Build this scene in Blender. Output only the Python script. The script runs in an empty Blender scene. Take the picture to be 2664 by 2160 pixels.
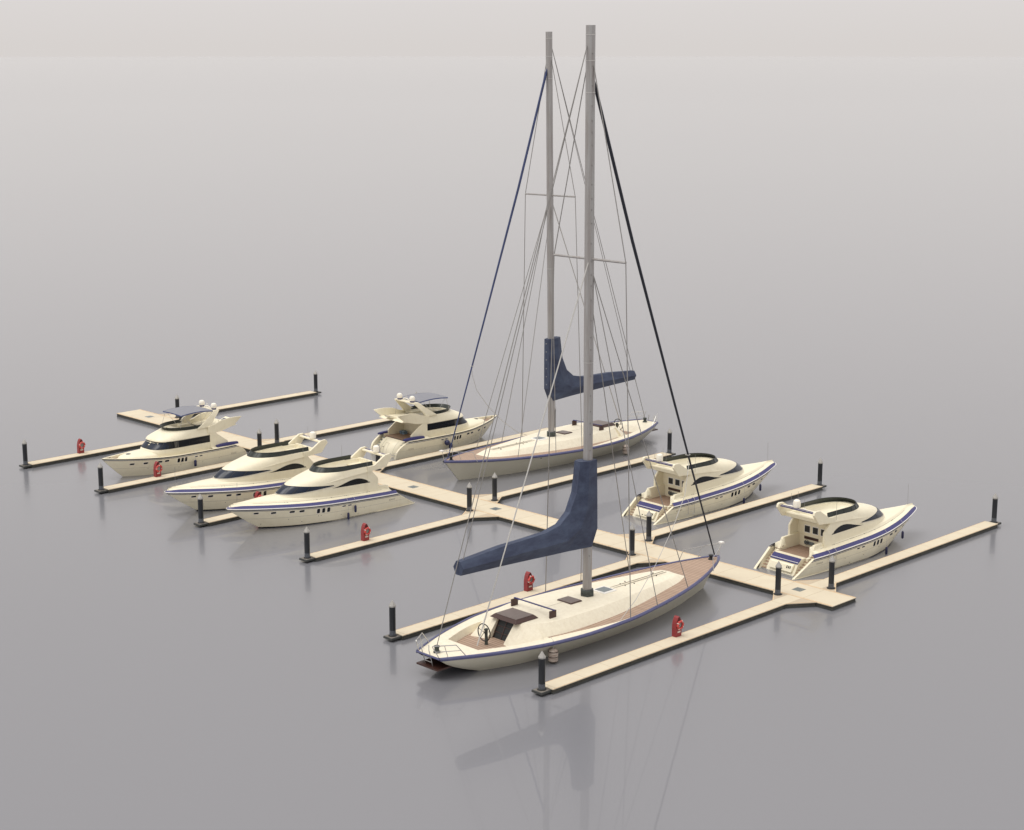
import bpy, math, random
from mathutils import Vector, Matrix
random.seed(4)
S = bpy.context.scene
COL = S.collection
# ------------------------------------------------------------------ utilities
def pchip(tab):
    xs = [p[0] for p in tab]; ys = [p[1] for p in tab]; n = len(xs)
    h = [xs[i+1]-xs[i] for i in range(n-1)]
    d = [(ys[i+1]-ys[i])/h[i] for i in range(n-1)]
    m = [d[0]]+[0]*(n-2)+[d[-1]]
    for i in range(1, n-1):
        if d[i-1]*d[i] > 0:
            w1 = 2*h[i]+h[i-1]; w2 = h[i]+2*h[i-1]
            m[i] = (w1+w2)/(w1/d[i-1]+w2/d[i])
    def f(x):
        if x <= xs[0]: return ys[0]
        if x >= xs[-1]: return ys[-1]
        i = 0
        while xs[i+1] < x: i += 1
        t = (x-xs[i])/h[i]; a = t*t*(3-2*t)
        return ys[i]*(1-a)+ys[i+1]*a+h[i]*t*(1-t)*((1-t)*m[i]-t*m[i+1])
    return f
def lerp(a, b, t): return a+(b-a)*t

class MB:
    """collects faces; verts given as (x, y, z)"""
    def __init__(s): s.v = []; s.f = []; s.m = []; s.sm = []
    def add(s, vs, fs, mi=0, smooth=False):
        o = len(s.v); s.v += [tuple(v) for v in vs]
        for f in fs: s.f.append([i+o for i in f]); s.m.append(mi); s.sm.append(smooth)
    def box(s, x0, x1, y0, y1, z0, z1, mi=0):
        vs = [(x0,y0,z0),(x1,y0,z0),(x1,y1,z0),(x0,y1,z0),(x0,y0,z1),(x1,y0,z1),(x1,y1,z1),(x0,y1,z1)]
        s.add(vs, [(0,3,2,1),(4,5,6,7),(0,1,5,4),(1,2,6,5),(2,3,7,6),(3,0,4,7)], mi)
    def bbox(s, x0, x1, y0, y1, z0, z1, b=.02, mi=0):
        """box with chamfered upper edges"""
        r0 = [(x0,y0,z0),(x1,y0,z0),(x1,y1,z0),(x0,y1,z0)]
        r1 = [(x0,y0,z1-b),(x1,y0,z1-b),(x1,y1,z1-b),(x0,y1,z1-b)]
        r2 = [(x0+b,y0+b,z1),(x1-b,y0+b,z1),(x1-b,y1-b,z1),(x0+b,y1-b,z1)]
        s.loft([r0, r1, r2], True, True, mi)
    def prism(s, poly, w0, w1, axis='x', mi=0):
        """poly in the plane normal to axis; for 'x' poly=(y,z), for 'z' poly=(x,y), for 'y' poly=(x,z)"""
        n = len(poly)
        mk = {'x': lambda a, b, w: (w, a, b), 'y': lambda a, b, w: (a, w, b), 'z': lambda a, b, w: (a, b, w)}[axis]
        vs = [mk(a, b, w0) for a, b in poly]+[mk(a, b, w1) for a, b in poly]
        fs = [tuple(range(n-1, -1, -1)), tuple(range(n, 2*n))]+[(i, (i+1) % n, (i+1) % n+n, i+n) for i in range(n)]
        s.add(vs, fs, mi)
    def loft(s, rings, closed=True, caps=False, mi=0, smooth=False, mats=None):
        n = len(rings[0]); vs = [p for r in rings for p in r]; o = len(s.v)
        s.v += [tuple(v) for v in vs]
        for j in range(len(rings)-1):
            for i in range(n if closed else n-1):
                k = (i+1) % n
                s.f.append([o+j*n+i, o+j*n+k, o+(j+1)*n+k, o+(j+1)*n+i])
                s.m.append(mats[j] if mats else mi); s.sm.append(smooth)
        if caps:
            for j in (0, len(rings)-1):
                s.f.append([o+j*n+i for i in range(n)]); s.m.append(mi if not mats else mats[min(j, len(mats)-1)]); s.sm.append(False)
    def tube(s, pts, r, n=6, mi=0, smooth=True, caps=True, radii=None):
        pts = [Vector(p) for p in pts]; rings = []
        prev = None
        for i, p in enumerate(pts):
            d = (pts[min(i+1, len(pts)-1)]-pts[max(i-1, 0)]).normalized()
            if prev is None:
                a = Vector((0, 0, 1)) if abs(d.z) < .9 else Vector((1, 0, 0))
                prev = d.cross(a).normalized()
            e = (prev-d*prev.dot(d)).normalized(); prev = e; g = d.cross(e)
            rr = radii[i] if radii else r
            rings.append([p+(e*math.cos(2*math.pi*k/n)+g*math.sin(2*math.pi*k/n))*rr for k in range(n)])
        s.loft(rings, True, caps, mi, smooth)
    def lathe(s, prof, c=(0, 0, 0), n=16, mi=0, smooth=True, rot=0, sx=1, sy=1):
        rings = [[(c[0]+r*sx*math.cos(rot+2*math.pi*k/n), c[1]+r*sy*math.sin(rot+2*math.pi*k/n), c[2]+z) for k in range(n)] for r, z in prof]
        s.loft(rings, True, True, mi, smooth)
    def torus(s, c, R, r, axis='z', n=16, m=8, mi=0, a0=0, a1=2*math.pi, smooth=True):
        full = abs(a1-a0-2*math.pi) < 1e-6; rings = []
        for i in range(n+(0 if full else 1)):
            a = a0+(a1-a0)*i/n; ring = []
            for k in range(m):
                b = 2*math.pi*k/m; q = R+r*math.cos(b); h = r*math.sin(b)
                p = (q*math.cos(a), q*math.sin(a), h)
                if axis == 'x': p = (p[2], p[0], p[1])
                if axis == 'y': p = (p[0], p[2], p[1])
                ring.append((c[0]+p[0], c[1]+p[1], c[2]+p[2]))
            rings.append(ring)
        if full: rings.append(rings[0])
        s.loft(rings, True, not full, mi, smooth)
    def build(s, name, mats, parent=None, sharp=35, bevel=0):
        me = bpy.data.meshes.new(name); me.from_pydata(s.v, [], s.f)
        if not isinstance(mats, (list, tuple)): mats = [mats]
        for m in mats: me.materials.append(m)
        me.polygons.foreach_set('material_index', s.m)
        me.polygons.foreach_set('use_smooth', s.sm)
        me.update(); me.validate()
        if any(s.sm): me.set_sharp_from_angle(angle=math.radians(sharp))
        import bmesh
        bm = bmesh.new(); bm.from_mesh(me)
        bmesh.ops.remove_doubles(bm, verts=bm.verts, dist=1e-5)
        bmesh.ops.recalc_face_normals(bm, faces=bm.faces)
        bm.to_mesh(me); bm.free()
        o = bpy.data.objects.new(name, me); COL.objects.link(o)
        if parent: o.parent = parent
        if bevel:
            md = o.modifiers.new('edge', 'BEVEL'); md.width = bevel; md.segments = 2; md.limit_method = 'ANGLE'; md.angle_limit = math.radians(40)
        return o
def tag(o, label=None, cat=None, group=None, kind=None):
    if label: o['label'] = label
    if cat: o['category'] = cat
    if group: o['group'] = group
    if kind: o['kind'] = kind
    return o
def empty(name, loc=(0, 0, 0), rz=0):
    o = bpy.data.objects.new(name, None); COL.objects.link(o)
    o.location = loc; o.rotation_euler = (0, 0, rz); o.empty_display_size = .3
    return o
def copy_tree(o, parent=None):
    c = o.copy(); COL.objects.link(c)
    if parent: c.parent = parent
    for ch in list(o.children): copy_tree(ch, c)
    return c
# ------------------------------------------------------------------ materials
def mat(name, col, rough=.5, metal=0, spec=.5, noise=None, bump=None, coat=0):
    m = bpy.data.materials.new(name); m.use_nodes = True; nt = m.node_tree; N = nt.nodes; L = nt.links
    b = N['Principled BSDF']; b.inputs['Base Color'].default_value = (*col, 1)
    b.inputs['Roughness'].default_value = rough; b.inputs['Metallic'].default_value = metal
    b.inputs['Specular IOR Level'].default_value = spec; b.inputs['Coat Weight'].default_value = coat
    if noise:
        sc, amt, col2 = noise[:3]; stretch = noise[3] if len(noise) > 3 else (1, 1, 1)
        tc = N.new('ShaderNodeTexCoord'); mp = N.new('ShaderNodeMapping'); mp.inputs['Scale'].default_value = stretch
        n1 = N.new('ShaderNodeTexNoise'); n1.inputs['Scale'].default_value = sc; n1.inputs['Detail'].default_value = 6; n1.inputs['Roughness'].default_value = .65
        cr = N.new('ShaderNodeValToRGB'); cr.color_ramp.elements[0].position = .38; cr.color_ramp.elements[1].position = .72
        mx = N.new('ShaderNodeMix'); mx.data_type = 'RGBA'; mx.inputs['A'].default_value = (*col, 1); mx.inputs['B'].default_value = (*col2, 1)
        mu = N.new('ShaderNodeMath'); mu.operation = 'MULTIPLY'; mu.inputs[1].default_value = amt
        L.new(tc.outputs['Object'], mp.inputs['Vector']); L.new(mp.outputs[0], n1.inputs['Vector']); L.new(n1.outputs['Fac'], cr.inputs[0])
        L.new(cr.outputs[0], mu.inputs[0]); L.new(mu.outputs[0], mx.inputs['Factor']); L.new(mx.outputs['Result'], b.inputs['Base Color'])
        if bump:
            bp = N.new('ShaderNodeBump'); bp.inputs['Strength'].default_value = bump; bp.inputs['Distance'].default_value = .03
            L.new(n1.outputs['Fac'], bp.inputs['Height']); L.new(bp.outputs[0], b.inputs['Normal'])
    return m
def gelcoat(name, col, grime, streak):
    """glossy painted fibreglass with faint blotches and vertical run marks"""
    m = mat(name, col, .32, spec=.45)
    nt = m.node_tree; N = nt.nodes; L = nt.links; b = N['Principled BSDF']
    tc = N.new('ShaderNodeTexCoord')
    n1 = N.new('ShaderNodeTexNoise'); n1.inputs['Scale'].default_value = 1.3; n1.inputs['Detail'].default_value = 8; n1.inputs['Roughness'].default_value = .7
    mp = N.new('ShaderNodeMapping'); mp.inputs['Scale'].default_value = (3, 3, .35)
    n2 = N.new('ShaderNodeTexNoise'); n2.inputs['Scale'].default_value = 2.2; n2.inputs['Detail'].default_value = 5
    L.new(tc.outputs['Object'], n1.inputs['Vector']); L.new(tc.outputs['Object'], mp.inputs['Vector']); L.new(mp.outputs[0], n2.inputs['Vector'])
    r1 = N.new('ShaderNodeMapRange'); r1.inputs['From Min'].default_value = .45; r1.inputs['From Max'].default_value = .75; r1.inputs['To Max'].default_value = grime
    r2 = N.new('ShaderNodeMapRange'); r2.inputs['From Min'].default_value = .5; r2.inputs['From Max'].default_value = .8; r2.inputs['To Max'].default_value = streak
    L.new(n1.outputs['Fac'], r1.inputs['Value']); L.new(n2.outputs['Fac'], r2.inputs['Value'])
    ad = N.new('ShaderNodeMath'); ad.operation = 'ADD'; L.new(r1.outputs[0], ad.inputs[0]); L.new(r2.outputs[0], ad.inputs[1])
    mx = N.new('ShaderNodeMix'); mx.data_type = 'RGBA'; mx.inputs['A'].default_value = (*col, 1)
    mx.inputs['B'].default_value = (col[0]*.72, col[1]*.66, col[2]*.55, 1)
    L.new(ad.outputs[0], mx.inputs['Factor']); L.new(mx.outputs['Result'], b.inputs['Base Color'])
    r3 = N.new('ShaderNodeMapRange'); r3.inputs['To Min'].default_value = .25; r3.inputs['To Max'].default_value = .5
    L.new(n1.outputs['Fac'], r3.inputs['Value']); L.new(r3.outputs[0], b.inputs['Roughness'])
    return m
def planks(name, c1, c2, gap, width, axis=0, rough=.6):
    """laid planks: lines every `width` metres along object axis"""
    m = mat(name, c1, rough, spec=.3)
    nt = m.node_tree; N = nt.nodes; L = nt.links; b = N['Principled BSDF']
    tc = N.new('ShaderNodeTexCoord'); sp = N.new('ShaderNodeSeparateXYZ'); L.new(tc.outputs['Object'], sp.inputs[0])
    dv = N.new('ShaderNodeMath'); dv.operation = 'DIVIDE'; dv.inputs[1].default_value = width; L.new(sp.outputs[axis], dv.inputs[0])
    fr = N.new('ShaderNodeMath'); fr.operation = 'FRACT'; L.new(dv.outputs[0], fr.inputs[0])
    fl = N.new('ShaderNodeMath'); fl.operation = 'FLOOR'; L.new(dv.outputs[0], fl.inputs[0])
    lt = N.new('ShaderNodeMath'); lt.operation = 'LESS_THAN'; lt.inputs[1].default_value = .17; L.new(fr.outputs[0], lt.inputs[0])
    wn = N.new('ShaderNodeTexWhiteNoise'); wn.noise_dimensions = '1D'; L.new(fl.outputs[0], wn.inputs['W'])
    mp = N.new('ShaderNodeMapping'); mp.inputs['Scale'].default_value = (6, .7, 1) if axis == 0 else (.7, 6, 1)
    L.new(tc.outputs['Object'], mp.inputs['Vector'])
    ns = N.new('ShaderNodeTexNoise'); ns.inputs['Scale'].default_value = 2.5; ns.inputs['Detail'].default_value = 6; L.new(mp.outputs[0], ns.inputs['Vector'])
    av = N.new('ShaderNodeMath'); av.operation = 'ADD'; L.new(wn.outputs['Value'], av.inputs[0]); L.new(ns.outputs['Fac'], av.inputs[1])
    hf = N.new('ShaderNodeMath'); hf.operation = 'MULTIPLY'; hf.inputs[1].default_value = .5; L.new(av.outputs[0], hf.inputs[0])
    mx = N.new('ShaderNodeMix'); mx.data_type = 'RGBA'; mx.inputs['A'].default_value = (*c1, 1); mx.inputs['B'].default_value = (*c2, 1); L.new(hf.outputs[0], mx.inputs['Factor'])
    m2 = N.new('ShaderNodeMix'); m2.data_type = 'RGBA'; m2.inputs['B'].default_value = (*gap, 1); L.new(mx.outputs['Result'], m2.inputs['A']); L.new(lt.outputs[0], m2.inputs['Factor'])
    L.new(m2.outputs['Result'], b.inputs['Base Color'])
    return m
CREAM = (.80, .745, .575)
M = {}
M['cream'] = gelcoat('cream_gelcoat', CREAM, .22, .16)
M['sailhull'] = gelcoat('grey_cream_hull', (.56, .535, .44), .15, .1)
M['saildeck'] = mat('speckled_cream_deck', (.80, .745, .60), .5, noise=(3.2, .38, (.58, .50, .36)))
M['blue'] = mat('blue_stripe', (.040, .040, .155), .4, noise=(2, .4, (.03, .03, .12)))
M['railblue'] = mat('blue_grey_rail', (.075, .08, .18), .35, noise=(3, .5, (.12, .125, .24)))
M['black'] = mat('black_stripe', (.012, .012, .014), .4)
M['white'] = mat('white_lip', (.82, .80, .76), .35)
M['glass'] = mat('tinted_cabin_glass', (.008, .010, .014), .12, spec=.35)
M['blueglass'] = mat('blue_windscreen_glass', (.006, .014, .032), .2, spec=.4)
M['smoke'] = mat('smoked_wind_deflector', (.034, .042, .038), .25, spec=.3, noise=(1.2, .6, (.02, .025, .024)))
M['frame'] = mat('black_window_rubber', (.010, .011, .012), .5)
M['teak'] = planks('teak_planks', (.36, .25, .185), (.26, .175, .125), (.11, .075, .055), .26, 1)
M['teakx'] = planks('teak_planks_across', (.45, .325, .245), (.34, .24, .175), (.15, .10, .075), .34, 1)
M['steel'] = mat('brushed_steel', (.55, .54, .52), .28, .9)
M['wire'] = mat('rigging_wire', (.26, .25, .24), .5, .4)
M['strap'] = mat('pale_running_line', (.46, .45, .43), .6)
M['mast'] = mat('weathered_aluminium_mast', (.375, .37, .365), .45, .35, noise=(1.6, .8, (.25, .215, .20), (2, 2, .12)))
M['darkring'] = mat('dark_green_collar', (.03, .035, .033), .6, noise=(4, .8, (.07, .09, .08)))
M['cover'] = mat('navy_sail_cover', (.027, .036, .072), .75, noise=(1.4, .8, (.065, .088, .145), (1.6, .35, .8)), bump=.06)
M['furl'] = mat('navy_furled_sail', (.016, .026, .085), .6, noise=(1.5, .9, (.035, .055, .16), (1, 1, .5)))
M['mahog'] = mat('mahogany', (.055, .022, .016), .4, noise=(2, .7, (.03, .012, .01), (1, 6, 1)))
M['mahogtop'] = mat('weathered_mahogany_top', (.15, .115, .10), .35, noise=(2, .6, (.09, .06, .05), (6, 1, 1)))
M['navy'] = mat('navy_fender_vinyl', (.010, .012, .06), .35, spec=.6)
M['cushion'] = mat('blue_cushion', (.036, .036, .14), .7, noise=(2.5, .4, (.025, .025, .10)))
M['canvas'] = mat('grey_blue_canvas', (.20, .205, .235), .7, noise=(1.5, .6, (.25, .255, .28)))
M['canvasedge'] = mat('blue_canvas_valance', (.05, .075, .20), .7)
M['dome'] = mat('white_dome', (.84, .80, .70), .3)
M['barrel'] = mat('worn_leather_fender', (.46, .40, .34), .5, noise=(2.2, 1, (.15, .09, .07), (1, 1, 4)), bump=.2)
M['barrelband'] = mat('dark_fender_band', (.05, .03, .025), .6)
M['pile'] = mat('dark_sleeved_piling', (.014, .016, .020), .45, spec=.3, noise=(1.2, .7, (.038, .041, .046), (2, 2, .35)))
M['pilebot'] = mat('salt_stained_piling_foot', (.10, .11, .13), .5, noise=(6, .9, (.03, .034, .04)))
M['cap'] = mat('galvanised_cap', (.40, .39, .37), .42, .35, noise=(5, .8, (.28, .27, .25)))
M['decktop'] = mat('pale_pontoon_decking', (.63, .565, .43), .8, noise=(.9, .55, (.54, .455, .335)), bump=.05)
M['gusset'] = mat('tan_corner_gusset', (.50, .42, .31), .8, noise=(1.5, .5, (.40, .32, .23)))
M['trim'] = mat('orange_brown_edge_trim', (.62, .43, .25), .7, noise=(2.5, .9, (.72, .60, .42)))
M['seam'] = mat('deck_joint', (.36, .28, .19), .8)
M['float'] = mat('algae_stained_float', (.075, .068, .052), .8, noise=(2.2, 1, (.018, .018, .017), (1, 1, 3)), bump=.5)
M['rubber'] = mat('black_dock_rubber', (.016, .016, .016), .7)
M['waler'] = mat('dark_wet_waler', (.045, .048, .046), .6, noise=(1, .7, (.02, .021, .02)))
M['hatch'] = mat('grey_hatch_plate', (.17, .20, .21), .35, .3, noise=(4, .6, (.24, .27, .28)))
M['plate'] = mat('grey_guide_plate', (.20, .185, .165), .7, noise=(5, .8, (.10, .08, .065)))
M['red'] = mat('red_cabinet', (.27, .032, .034), .6, noise=(3, .6, (.19, .022, .024)))
M['ringred'] = mat('orange_red_ring', (.52, .06, .052), .6)
M['tape'] = mat('white_tape', (.62, .56, .50), .6)
M['discgrey'] = mat('grey_sign_disc', (.36, .40, .36), .6)
M['darkred'] = mat('dark_red_shade_and_marks', (.10, .012, .012), .7)
M['crate'] = mat('pale_blue_crate', (.17, .25, .33), .6)
M['curtain'] = mat('grey_curtain', (.13, .125, .11), .8)
M['flagred'] = mat('flag_red', (.5, .02, .02), .7)
M['flagblue'] = mat('flag_blue', (.01, .04, .10), .7)
M['grey'] = mat('grey_lettering', (.30, .28, .23), .6)
M['seamline'] = mat('hull_seam', (.38, .35, .29), .6)

def jointed(src, axis, start, step, half):
    m = src.copy(); nt = m.node_tree; N = nt.nodes; L = nt.links; b = N['Principled BSDF']
    col = b.inputs['Base Color'].links[0].from_socket
    tc = N.new('ShaderNodeTexCoord'); sp = N.new('ShaderNodeSeparateXYZ'); L.new(tc.outputs['Object'], sp.inputs[0])
    a = N.new('ShaderNodeMath'); a.operation = 'SUBTRACT'; a.inputs[1].default_value = start-half; L.new(sp.outputs[axis], a.inputs[0])
    d = N.new('ShaderNodeMath'); d.operation = 'DIVIDE'; d.inputs[1].default_value = step; L.new(a.outputs[0], d.inputs[0])
    f = N.new('ShaderNodeMath'); f.operation = 'FRACT'; L.new(d.outputs[0], f.inputs[0])
    l = N.new('ShaderNodeMath'); l.operation = 'LESS_THAN'; l.inputs[1].default_value = 2*half/step; L.new(f.outputs[0], l.inputs[0])
    # each panel weathers a little differently
    fl = N.new('ShaderNodeMath'); fl.operation = 'FLOOR'; L.new(d.outputs[0], fl.inputs[0])
    oi = N.new('ShaderNodeObjectInfo'); ad = N.new('ShaderNodeMath'); ad.operation = 'ADD'; L.new(fl.outputs[0], ad.inputs[0]); L.new(oi.outputs['Random'], ad.inputs[1])
    wn = N.new('ShaderNodeTexWhiteNoise'); wn.noise_dimensions = '1D'; L.new(ad.outputs[0], wn.inputs['W'])
    mr = N.new('ShaderNodeMapRange'); mr.inputs['To Min'].default_value = 0; mr.inputs['To Max'].default_value = .45; L.new(wn.outputs['Value'], mr.inputs['Value'])
    m0 = N.new('ShaderNodeMix'); m0.data_type = 'RGBA'; m0.inputs['B'].default_value = (.57, .50, .385, 1); L.new(col, m0.inputs['A']); L.new(mr.outputs[0], m0.inputs['Factor'])
    mx = N.new('ShaderNodeMix'); mx.data_type = 'RGBA'; mx.inputs['B'].default_value = (.40, .32, .21, 1)
    L.new(m0.outputs['Result'], mx.inputs['A']); L.new(l.outputs[0], mx.inputs['Factor']); L.new(mx.outputs['Result'], b.inputs['Base Color'])
    return m
M['deck_near'] = jointed(M['decktop'], 1, -2.6, 3.3, .02); M['deck_far'] = jointed(M['decktop'], 1, 2.6, 3.3, .02); M['deck_main'] = jointed(M['decktop'], 0, 52.38, 3.4, .022)
# ------------------------------------------------------------------ water
def water():
    m = bpy.data.materials.new('still_grey_water'); m.use_nodes = True; nt = m.node_tree; N = nt.nodes; L = nt.links
    N.clear(); out = N.new('ShaderNodeOutputMaterial')
    dif = N.new('ShaderNodeBsdfDiffuse'); dif.inputs['Color'].default_value = (WD[0], WD[1], WD[2], 1)
    g1 = N.new('ShaderNodeBsdfGlossy'); g1.inputs['Roughness'].default_value = .24
    g2 = N.new('ShaderNodeBsdfGlossy'); g2.inputs['Roughness'].default_value = .015
    g1.distribution = 'MULTI_GGX'
    lw = N.new('ShaderNodeLayerWeight'); lw.inputs['Blend'].default_value = .5      # facing: 0 head-on, 1 grazing
    fr = N.new('ShaderNodeMath'); fr.operation = 'POWER'; fr.inputs[1].default_value = WPOW; L.new(lw.outputs['Facing'], fr.inputs[0])
    a = N.new('ShaderNodeMixShader'); b = N.new('ShaderNodeMixShader'); b.inputs[0].default_value = WMIR
    L.new(fr.outputs[0], a.inputs[0]); L.new(dif.outputs[0], a.inputs[1]); L.new(g1.outputs[0], a.inputs[2])
    L.new(a.outputs[0], b.inputs[1]); L.new(g2.outputs[0], b.inputs[2]); L.new(b.outputs[0], out.inputs[0])
    # a barely visible swell so that reflections are not ruler straight
    tc = N.new('ShaderNodeTexCoord'); ns = N.new('ShaderNodeTexNoise'); ns.inputs['Scale'].default_value = .35; ns.inputs['Detail'].default_value = 3
    bp = N.new('ShaderNodeBump'); bp.inputs['Strength'].default_value = .05; bp.inputs['Distance'].default_value = .05
    L.new(tc.outputs['Object'], ns.inputs['Vector']); L.new(ns.outputs['Fac'], bp.inputs['Height']); L.new(bp.outputs[0], g2.inputs['Normal'])
    w = MB(); R = 9000; n = 64
    ring = lambda r: [(r*math.cos(2*math.pi*k/n), r*math.sin(2*math.pi*k/n), 0) for k in range(n)]
    w.loft([ring(1), ring(300), ring(1500), ring(R)], True); w.add(ring(1), [tuple(range(n))])
    o = w.build('water', m); tag(o, kind='structure')
    if o.data.polygons[0].normal.z < 0: o.data.flip_normals()
WD = (.196, .199, .218); WPOW = 3.5; WMIR = .08
water()

# ------------------------------------------------------------------ pontoons
DZ = .45
NX = [-96.11, -79.15, -59.49, -41.35, -17.87, 0.0]
FX = [-107.25, -85.11, -65.35, -45.41, -22.84, -0.46]
NE = [25.39]*4+[34.57]*2
FE = [26.92, 26.92, 33.6, 33.6, 33.6, 33.6]
def slab(mb_deck, mb_edge, mb_float, poly):
    """poly: ccw plan outline; deck sheet, dark edge, stained float below"""
    mb_deck.prism(poly, DZ-.06, DZ, 'z')
    def inset(d):
        out = []; n = len(poly)
        for i in range(n):
            p0 = Vector(poly[i-1]); p1 = Vector(poly[i]); p2 = Vector(poly[(i+1) % n])
            e1 = (p1-p0).normalized(); e2 = (p2-p1).normalized()
            n1 = Vector((-e1.y, e1.x)); n2 = Vector((-e2.y, e2.x)); b = (n1+n2)
            out.append(tuple(p1+b*(d/max(.2, (1+n1.dot(n2))))))
        return out
    mb_edge.prism(inset(.012), DZ-.1, DZ-.062, 'z')
    mb_float.prism(inset(.05), .16, DZ-.102, 'z')
    mb_float.prism(inset(.02), -.25, .158, 'z', 1)
# main pontoon
root = empty('main_pontoon', (-55, 0, 0))
tag(root, 'long pale main pontoon with orange edge trim that joins all the finger piers', 'pontoon')
HW = 1.87; X0, X1 = -114.2, 4.15
d, e, f = MB(), MB(), MB()
slab(d, e, f, [(X0+55, -HW), (X1+55, -HW), (X1+55, HW), (X0+55, HW)])
d.build('decking', M['deck_main'], root); e.build('edge_strip', M['rubber'], root); f.build('float', [M['float'], M['waler']], root)
for s in (-1, 1):
    t = MB()
    t.box(X0+55.02, X1+54.98, *(sorted((s*(HW-.01), s*(HW-.13)))), DZ, DZ+.014)
    t.box(X0+55.02, X1+54.98, *(sorted((s*(HW-.20), s*(HW-.22)))), DZ, DZ+.008)
    t.build('edge_trim', M['trim'], root)
for hx in (-.97, -41.38, -54.92, -109.05):
    t = MB(); t.bbox(hx+55-.48, hx+55+.48, .08-.48, .08+.48, DZ, DZ+.02, .01); t.build('hatch', M['hatch'], root)
# fingers
def finger(x, s, L, label):
    root = empty('finger_pier', (x, s*HW, 0)); tag(root, label, 'pontoon', 'finger piers off the main pontoon')
    L -= HW; w = .76; g = 2.35; q0 = .012
    d, e, f = MB(), MB(), MB()
    P = [(-w, s*L), (-w, s*2.34), (-2.4, s*q0), (2.4, s*q0), (w, s*2.34), (w, s*L)]
    if s < 0: P = P[:]       # orientation fixed below
    area = sum(P[i][0]*P[(i+1) % 6][1]-P[(i+1) % 6][0]*P[i][1] for i in range(6))
    if area < 0: P.reverse()
    slab(d, e, f, P)
    d.build('decking', M['deck_near'] if s < 0 else M['deck_far'], root); e.build('edge_strip', M['rubber'], root); f.build('float', [M['float'], M['waler']], root)
    for k in (-1, 1):
        gs = MB(); gs.prism([(k*w, s*.03), (k*2.25, s*.03), (k*w, s*2.22)], DZ, DZ+.01, 'z'); gs.build('gusset', M['gusset'], root)
    for k in (-1, 1):
        t = MB(); t.box(*(sorted((k*(w-.01), k*(w-.07)))), *(sorted((s*2.35, s*(L-.02)))), DZ, DZ+.012)
        t.prism([(k*2.33, s*.03), (k*2.23, s*.03), (k*(w-.06), s*2.25), (k*w, s*2.36)], DZ+.012, DZ+.022, 'z')
        t.build('edge_trim', M['trim'], root)
    # pile guide at the outer end
    gp = MB(); yc = s*(L+.5); a = .56
    gp.bbox(-a, a, yc-a, yc+a, .17, .36, .03)
    gp.build('pile_guide', M['waler'], root)
    gt = MB(); gt.box(-a+.07, a-.07, yc-a+.07, yc+a-.07, .36, .368); gt.build('guide_plate', M['plate'], root)
    return root
NL = ['finger pier with red ring cabinet beyond the leftmost yacht, far left end piling',
      'finger pier between the canopied yacht and the blue striped yacht behind it, near side',
      'short visible finger pier between the two left blue striped yachts',
      'finger pier in front of the foremost left blue striped yacht',
      'finger pier along the far side of the large front sailboat',
      'foremost finger pier nearest the viewer beside the large front sailboat']
FL = ['farthest finger pier at the upper left, empty of boats on both sides',
      'finger pier running behind the rear canopied yacht',
      'finger pier between the rear canopied yacht and the rear sailboat',
      'finger pier in front of the rear sailboat',
      'finger pier between the two right hand blue striped yachts',
      'finger pier at the far right beside the rightmost yacht']
for i in range(6):
    finger(NX[i], -1, NE[i], NL[i]); finger(FX[i], 1, FE[i], FL[i])
# pilings
def piling_proto():
    root = empty('piling'); r = .275; n = 8
    a = MB(); a.lathe([(r, -.8), (r, .55), (r, 2.63)], n=n, smooth=False, rot=.2); a.build('post', M['pile'], root)
    a = MB(); a.lathe([(r+.005, -.1), (r+.005, .5)], n=n, smooth=False, rot=.2); a.build('stained_foot', M['pilebot'], root)
    a = MB(); a.lathe([(r+.035, 2.60), (r+.035, 2.72), (.012, 3.2)], n=n, smooth=False, rot=.2); a.build('cap', M['cap'], root)
    return root
PR = piling_proto()
ENDN = ['piling at the outer end of the far left finger pier with a red ring cabinet',
        'piling at the outer pier end, close to the bow of the leftmost canopied yacht',
        'piling overlapping the bow of the middle left blue striped yacht',
        'piling at the outer end of the pier in front of the foremost left yacht',
        'piling at the outer pier end left of the stern of the front sailboat',
        'foremost piling, nearest the viewer, beside the barrel fender']
ENDF = ['farthest piling at the upper end of the empty far pier',
        'piling whose cap peeks out behind the rear canopied yacht',
        'piling hidden behind the front mast at the outer pier end',
        'piling at the pier end just behind the radar dome of the middle right yacht',
        'piling at the outer end of the pier between the two right yachts',
        'rightmost piling at the outer end of the right finger pier']
JN = ['piling beside the main pontoon seen through the canopy opening of the leftmost yacht',
      'left one of the two pilings behind the wind deflector of the middle left yacht',
      'piling on the main pontoon seen through the radar arch of the foremost left yacht',
      'piling on the left gusset where the pier in front of the foremost left yacht joins',
      'piling on the left gusset beside the bow of the front sailboat',
      'piling on the near gusset at the right end of the main pontoon']
JF = ['piling near the left tip of the main pontoon, behind the blue grey canopy',
      'right one of the two pilings behind the wind deflector of the middle left yacht',
      'piling on the far gusset at the stern of the rear canopied yacht',
      'piling on the far gusset in front of the rear sailboat hull',
      'piling on the far gusset at the stern of the middle right yacht',
      'piling on the far gusset at the stern of the rightmost yacht']
G1 = 'pilings at the ends of the finger piers'; G2 = 'pilings where finger piers join the main pontoon'
jobs = []
for i in range(6):
    jobs.append((NX[i], -(NE[i]+.47), DZ-.08, ENDN[i], G1, False))
    jobs.append((FX[i], FE[i]+.47, DZ-.08, ENDF[i], G1, False))
    jobs.append((NX[i]-1.45, -2.5, DZ, JN[i], G2, True))
    jobs.append((FX[i]+1.39, 2.5, DZ, JF[i], G2, True))
copies = [PR]+[copy_tree(PR) for _ in jobs[1:]]
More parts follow.
